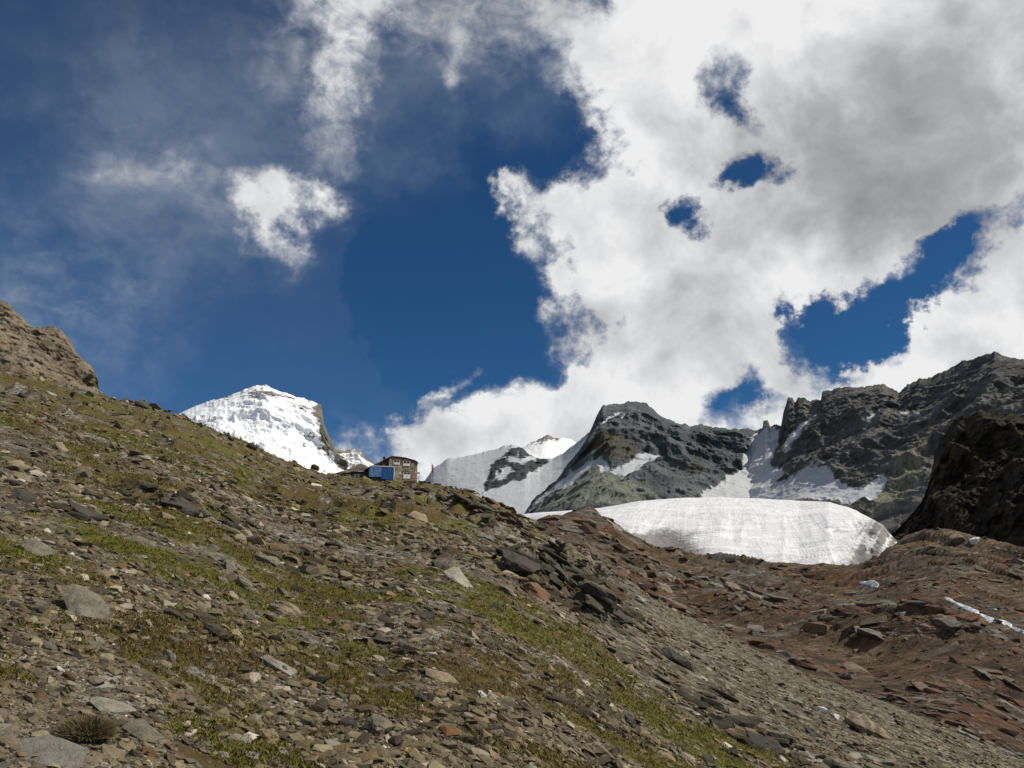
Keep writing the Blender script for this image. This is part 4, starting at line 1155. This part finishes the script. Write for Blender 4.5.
# ------------------------------------------------------------------ meltwater and old snow on the bedrock
m_melt, T = new_mat('white_meltwater')
oc = T.n('ShaderNodeTexCoord').outputs['Object']
a = T.noise(oc, 1.5, 7, 0.7)
finish(T, T.ramp(a, [(0.38, (0.20, 0.20, 0.21)), (0.5, (0.55, 0.57, 0.60)), (0.62, (0.82, 0.83, 0.85))]), 0.35, T.bump(a, 0.8, 0.4), 0.4)


def ribbon(name, pts, wid):
    P = []
    pl = np.array(pts, float)
    n_s = 60
    t_ = np.linspace(0, len(pl) - 1, n_s)
    xs_ = np.interp(t_, np.arange(len(pl)), pl[:, 0]); ys_ = np.interp(t_, np.arange(len(pl)), pl[:, 1])
    C_ = np.array([spot(a_, b_, 'bed') for a_, b_ in zip(xs_, ys_)])
    k5 = np.ones(5) / 5
    for j in (0, 1): C_[2:-2, j] = np.convolve(C_[:, j], k5, 'valid')
    w_ = np.interp(t_, np.arange(len(wid)), wid) * (0.75 + 0.5 * np.abs(vnoise(t_ * 5, t_ * 0, t_ * 0, 9)))
    tg = np.gradient(C_[:, :2], axis=0); nn_ = np.stack([-tg[:, 1], tg[:, 0]], 1); nn_ /= np.linalg.norm(nn_, axis=1)[:, None] + 1e-9
    m_s = 9
    V = []
    for j, sft in enumerate(np.linspace(-1, 1, m_s)):
        q = C_[:, :2] + nn_ * (w_ * sft * (1 + 0.3 * vnoise(t_ * 8 + j * 0.01, t_ * 0 + np.sign(sft) * 3, t_ * 0, 4)))[:, None]
        z = bedrock_z(q[:, 0], q[:, 1]) + 0.12 * (1 - sft ** 2) + (0.05 if abs(sft) < 0.99 else -0.3)
        V.append(np.stack([q[:, 0], q[:, 1], z], 1))
    V = np.stack(V, 1).reshape(-1, 3)
    return tag(big_mesh(name, V, grid_faces(n_s, m_s), m_melt), kind='structure')


ribbon('meltwater_stream', [(945, 598), (956, 604), (972, 611), (988, 618), (1004, 623), (1018, 630), (1040, 640)], [0.35, 0.55, 0.7, 0.9, 0.8, 0.7, 0.7])
ribbon('meltwater_pool', [(861, 583), (869, 584), (879, 587)], [0.3, 0.7, 0.5])
ribbon('snow_strip', [(988, 608), (996, 611)], [0.14, 0.2])

# ------------------------------------------------------------------ the stone hut on the crest
def stone_wall_mat(name, base, sc_=1.6):
    m, T = new_mat(name)
    oc = T.n('ShaderNodeTexCoord').outputs['Object']
    v1 = T.n('ShaderNodeTexVoronoi', {'Vector': T.mapping(oc, (0, 0, 0), (0, 0, 0), (1, 1, 1.9)), 'Scale': sc_})
    r_ = T.n('ShaderNodeSeparateColor', {0: v1.outputs['Color']}).outputs[0]
    col = T.ramp(r_, [(0.0, tuple(b * 0.55 for b in base)), (0.5, base), (0.85, tuple(b * 1.35 for b in base)), (1.0, tuple(b * 1.9 for b in base))])
    v2 = T.n('ShaderNodeTexVoronoi', {'Vector': T.mapping(oc, (0, 0, 0), (0, 0, 0), (1, 1, 1.9)), 'Scale': sc_}, feature='DISTANCE_TO_EDGE')
    col = T.mix(T.step(v2.outputs['Distance'], 0.0, 0.07, (0.6, 0.0)), col, (0.06, 0.052, 0.04))
    finish(T, col, 0.95, T.bump(T.step(v2.outputs['Distance'], 0.0, 0.15), 0.8, 0.06), 0.1)
    return m


def plain_mat(name, col, rough=0.7, var=0.15, metal=0.0):
    m, T = new_mat(name)
    oc = T.n('ShaderNodeTexCoord').outputs['Object']
    c = T.ramp(T.noise(oc, 1.5, 5, 0.6), [(0.3, tuple(x * (1 - var) for x in col)), (0.7, tuple(min(1, x * (1 + var)) for x in col))])
    finish(T, c, rough, None, 0.3)
    return m


M_wall = stone_wall_mat('hut_stone', (0.31, 0.265, 0.19))
M_wall2 = stone_wall_mat('annex_stone', (0.135, 0.105, 0.07))
M_roof = plain_mat('dark_roof', (0.060, 0.045, 0.040))
M_slate = stone_wall_mat('turf_slate_roof', (0.13, 0.12, 0.085), 1.2)
M_blue = plain_mat('deep_blue_metal', (0.022, 0.12, 0.32), 0.5)
M_lblue = plain_mat('pale_blue_metal', (0.13, 0.26, 0.46), 0.45, 0.35)
M_white = plain_mat('white_paint', (0.68, 0.67, 0.64))
M_glass = plain_mat('window_glass', (0.022, 0.026, 0.03), 0.12)
M_wood = plain_mat('red_brown_wood', (0.16, 0.065, 0.04))
M_redcloth = plain_mat('red_cloth', (0.55, 0.03, 0.03))
M_steel = plain_mat('grey_pole', (0.42, 0.42, 0.42), 0.4)
M_cloth = plain_mat('dark_cloth', (0.02, 0.022, 0.03), 0.9)


def prism(name, outline, y0, y1, mat, parent, holes=None):
    """outline in (x, z), extruded from y0 (front) to y1 (back)"""
    bm = bmesh.new()
    a = [bm.verts.new((x, y0, z)) for x, z in outline]; b = [bm.verts.new((x, y1, z)) for x, z in outline]
    bm.faces.new(a); bm.faces.new(b[::-1])
    k = len(outline)
    for i in range(k):
        bm.faces.new((a[i], b[i], b[(i + 1) % k], a[(i + 1) % k]))
    bmesh.ops.recalc_face_normals(bm, faces=bm.faces)
    me = bpy.data.meshes.new(name); bm.to_mesh(me); bm.free(); me.shade_flat(); me.materials.append(mat)
    o = bpy.data.objects.new(name, me); COL.objects.link(o); o.parent = parent
    return o


def join_boxes(name, boxes, mat, parent):
    bm = bmesh.new()
    for (x0, x1, y0, y1, z0, z1) in boxes:
        r = bmesh.ops.create_cube(bm, size=1)
        for v in r['verts']:
            v.co = ((x0 + x1) / 2 + v.co.x * (x1 - x0), (y0 + y1) / 2 + v.co.y * (y1 - y0), (z0 + z1) / 2 + v.co.z * (z1 - z0))
    me = bpy.data.meshes.new(name); bm.to_mesh(me); bm.free(); me.shade_flat(); me.materials.append(mat)
    o = bpy.data.objects.new(name, me); COL.objects.link(o); o.parent = parent
    return o


HX, HY = 403.0, 483.0
HD = 186.0
hu, ht = rays(HX, HY)
hut = bpy.data.objects.new('stone_hut', None)
COL.objects.link(hut)
hut.location = (hu * HD, HD, ht * HD)
hut.rotation_euler.z = math.radians(18)
tag(hut, 'two storey stone mountain hut with blue clad lean-to on the crest', 'hut')
K = HD / F / 0.985
fx = lambda x: (x - HX) * K
fz = lambda y: (HY - y) * K
# main body: gable outline, 7 m deep
prism('wall', [(fx(388.5), -2.2), (fx(388.5), fz(458.9)), (fx(391.5), fz(458.0)), (fx(404), fz(458.9)), (fx(414.6), fz(461.4)), (fx(416.8), fz(463)), (fx(417.4), -2.2)], 0, 7, M_wall, hut)
prism('roof', [(fx(385.2), fz(460.4)), (fx(390.5), fz(457.6)), (fx(404), fz(458.3)), (fx(415.0), fz(460.9)), (fx(417.5), fz(463.0)), (fx(417.5), fz(462.0)), (fx(415.1), fz(459.9)), (fx(404), fz(457.3)),
               (fx(390.5), fz(456.6)), (fx(384.8), fz(459.4))], -0.2, 7.3, M_roof, hut)
ch = join_boxes('chimney', [(fx(385.0), fx(386.6), 3.0, 3.9, fz(461), fz(455.8)), (fx(384.8), fx(386.8), 2.9, 4.0, fz(455.8), fz(455.3))], M_roof, hut)
# lean-to on the left under a falling roof
prism('lean_to_wall', [(fx(369), -2.2), (fx(369), fz(469.2)), (fx(388.48), fz(459.6)), (fx(388.48), -2.2)], 0.5, 6.5, M_wall2, hut)
prism('lean_to_roof', [(fx(366.5), fz(470.6)), (fx(366.5), fz(469.8)), (fx(386.5), fz(459.2)), (fx(388.4), fz(458.6)), (fx(388.4), fz(459.5))], 0.1, 6.9, M_roof, hut)
# blue corrugated cladding
def panel(name, x0, x1, zt, zb, mat, n):
    bs = [(fx(x0), fx(x1), -0.35, 0.45, zb, zt)]
    for i in range(n):
        c = fx(x0) + (fx(x1) - fx(x0)) * (i + 0.5) / n
        bs.append((c - 0.07, c + 0.07, -0.42, -0.30, zb + 0.05, zt - 0.05))
    return join_boxes(name, bs, mat, hut)
p_ = panel('cladding_panel', 369.2, 380.8, fz(468.2), fz(478.5), M_lblue, 9); p_['label'] = 'pale blue metal cladding'
p_ = panel('cladding_panel', 381.0, 393.2, fz(468.0), fz(480.5), M_blue, 10); p_['label'] = 'deep blue metal cladding'
join_boxes('cladding_trim', [(fx(369.0), fx(393.4), -0.46, -0.36, fz(468.0) - 0.0, fz(467.4)), (fx(393.2), fx(393.9), -0.44, 0.0, fz(480.5), fz(468.1))], M_white, hut)


def window(x0, x1, ytop, ybot, shutter):
    X0_, X1_, Z1_, Z0_ = fx(x0), fx(x1), fz(ytop), fz(ybot)
    t_ = 0.11
    f_ = join_boxes('window', [(X0_ - t_, X1_ + t_, -0.10, 0.02, Z1_, Z1_ + t_), (X0_ - t_, X1_ + t_, -0.16, 0.02, Z0_ - t_, Z0_), (X0_ - t_, X0_, -0.10, 0.02, Z0_, Z1_), (X1_, X1_ + t_, -0.10, 0.02, Z0_, Z1_),
                               ((X0_ + X1_) / 2 - 0.05, (X0_ + X1_) / 2 + 0.05, -0.09, 0.02, Z0_, Z1_)], M_white, hut)
    join_boxes('pane', [(X0_ + 0.002, X1_ - 0.002, -0.035, 0.01, Z0_ + 0.002, Z1_ - 0.002)], M_glass, f_)
    join_boxes('lintel', [(X0_ - 0.3, X1_ + 0.3, -0.14, 0.03, Z1_ + t_ + 0.004, Z1_ + t_ + 0.24)], M_wood, f_)
    join_boxes('shutter', [(a_, b_, -0.13, -0.045, Z0_ + 0.03, Z0_ + (Z1_ - Z0_) * shutter) for a_, b_ in ((X0_ + 0.03, (X0_ + X1_) / 2 - 0.08), ((X0_ + X1_) / 2 + 0.08, X1_ - 0.03))], M_white, f_)
    join_boxes('shutter', [(X1_ + 0.14, X1_ + 0.42, -0.09, 0.01, Z0_, Z1_)], M_wood, f_)


window(393.4, 398.6, 460.9, 464.6, 0.45)
window(402.8, 408.8, 461.3, 465.6, 0.5)
window(403.4, 409.6, 472.6, 478.2, 0.72)
join_boxes('door', [(fx(417.42), fx(417.9), 1.2, 2.2, -0.3, 1.9)], M_wood, hut)
join_boxes('porch_post', [(fx(419.2), fx(419.6), 0.4, 0.5, -1.0, fz(472.0)), (fx(417.4), fx(420.0), 0.3, 1.6, fz(472.0), fz(471.4))], M_roof, hut)
join_boxes('notice_board', [(fx(417.7), fx(419.1), 0.1, 0.16, fz(478.5), fz(475.5))], M_white, hut)
# shallow annex to the far left
ann = bpy.data.objects.new('low_annex', None); COL.objects.link(ann); ann.location = hut.location; ann.rotation_euler.z = math.radians(8)
tag(ann, 'low stone shed with a weathered slab roof left of the hut', 'shed')
prism('wall', [(fx(338), -1.0), (fx(338), fz(474.2)), (fx(366.2), fz(471.5)), (fx(368.7), fz(471.5)), (fx(368.7), -1.0)], 0.6, 4.5, M_wall2, ann)
bm = bmesh.new()
q = [(fx(335), 0.0, fz(476.0)), (fx(366), -0.1, fz(471.6)), (fx(366), 3.2, fz(464.4)), (fx(356), 3.0, fz(465.6)), (fx(346), 2.4, fz(470.5))]
lo_ = [bm.verts.new(v) for v in q]; hi_ = [bm.verts.new((v[0], v[1], v[2] + 0.18)) for v in q]
bm.faces.new(lo_[::-1]); bm.faces.new(hi_)
for i in range(5): bm.faces.new((lo_[i], lo_[(i + 1) % 5], hi_[(i + 1) % 5], hi_[i]))
me = bpy.data.meshes.new('roof'); bm.to_mesh(me); bm.free(); me.materials.append(M_slate)
o = bpy.data.objects.new('roof', me); COL.objects.link(o); o.parent = ann
f_ = join_boxes('window', [(fx(355), fx(360.2), 0.50, 0.62, fz(478.0), fz(474.6))], M_white, ann)
join_boxes('pane', [(fx(355.6), fx(359.6), 0.46, 0.498, fz(477.5), fz(475.0))], M_lblue, f_)


def place_empty(name, x, y, D, label, cat, group=None):
    u, t = rays(x, y)
    e = bpy.data.objects.new(name, None); COL.objects.link(e); e.location = (u * D, D, t * D)
    return tag(e, label, cat, group)


def cyl(name, r0, r1, z0, z1, mat, parent, seg=10, x=0, y=0):
    bm = bmesh.new()
    bmesh.ops.create_cone(bm, cap_ends=True, segments=seg, radius1=r0, radius2=r1, depth=z1 - z0)
    for v in bm.verts: v.co.z += (z0 + z1) / 2; v.co.x += x; v.co.y += y
    me = bpy.data.meshes.new(name); bm.to_mesh(me); bm.free(); me.materials.append(mat)
    o = bpy.data.objects.new(name, me); COL.objects.link(o); o.parent = parent
    return o


fp = place_empty('flagpole', 431.3, 485.5, 184.0, 'slim flagpole with a limp red and white flag right of the hut', 'flagpole')
cyl('pole', 0.07, 0.045, -0.8, 5.1, M_steel, fp)
# hanging flag: folded cloth, red hoist and white end
def cloth(name, z0, z1, w0, w1, mat):
    nzr, nxr = 9, 9
    V = []
    for i in range(nzr):
        a = i / (nzr - 1); zz = z0 + (z1 - z0) * a
        for j in range(nxr):
            b = j / (nxr - 1)
            V.append((0.06 + (w0 + (w1 - w0) * a) * b, 0.12 * math.sin(b * 9 + a * 2) * b, zz - 0.5 * b * b))
    o = big_mesh(name, np.array(V), grid_faces(nzr, nxr), mat)
    md = o.modifiers.new('thick', 'SOLIDIFY'); md.thickness = 0.02
    o.parent = fp
cloth('flag_top_half', 3.9, 4.9, 0.28, 0.34, M_white)
cloth('flag_bottom_half', 3.2, 3.9, 0.36, 0.28, M_redcloth)

# low dry stone wall right of the hut
wl = place_empty('dry_stone_wall', 424.0, 483.2, 184.5, 'low dry stone wall on the crest between the hut and the flagpole', 'wall')
bs = []
r3 = random.Random(5)
for k in range(16):
    for c in range(4 if k < 8 else 3):
        x0 = -1.3 + k * 0.19 + r3.uniform(-0.04, 0.04); w_ = r3.uniform(0.16, 0.3); z0 = -0.5 + c * 0.25
        bs.append((x0, x0 + w_, -0.25 + r3.uniform(-0.06, 0.06), 0.25 + r3.uniform(-0.06, 0.06), z0, z0 + r3.uniform(0.2, 0.26)))
join_boxes('stonework', bs, M_wall2, wl)


# short dark post beside the flagpole
ps = place_empty('post', 429.5, 484.6, 184.0, 'short dark wooden post at the left foot of the flagpole', 'post')
cyl('shaft', 0.15, 0.12, -0.6, 0.62, M_cloth, ps, 8)
cyl('cap', 0.19, 0.03, 0.62, 0.78, M_roof, ps, 8)
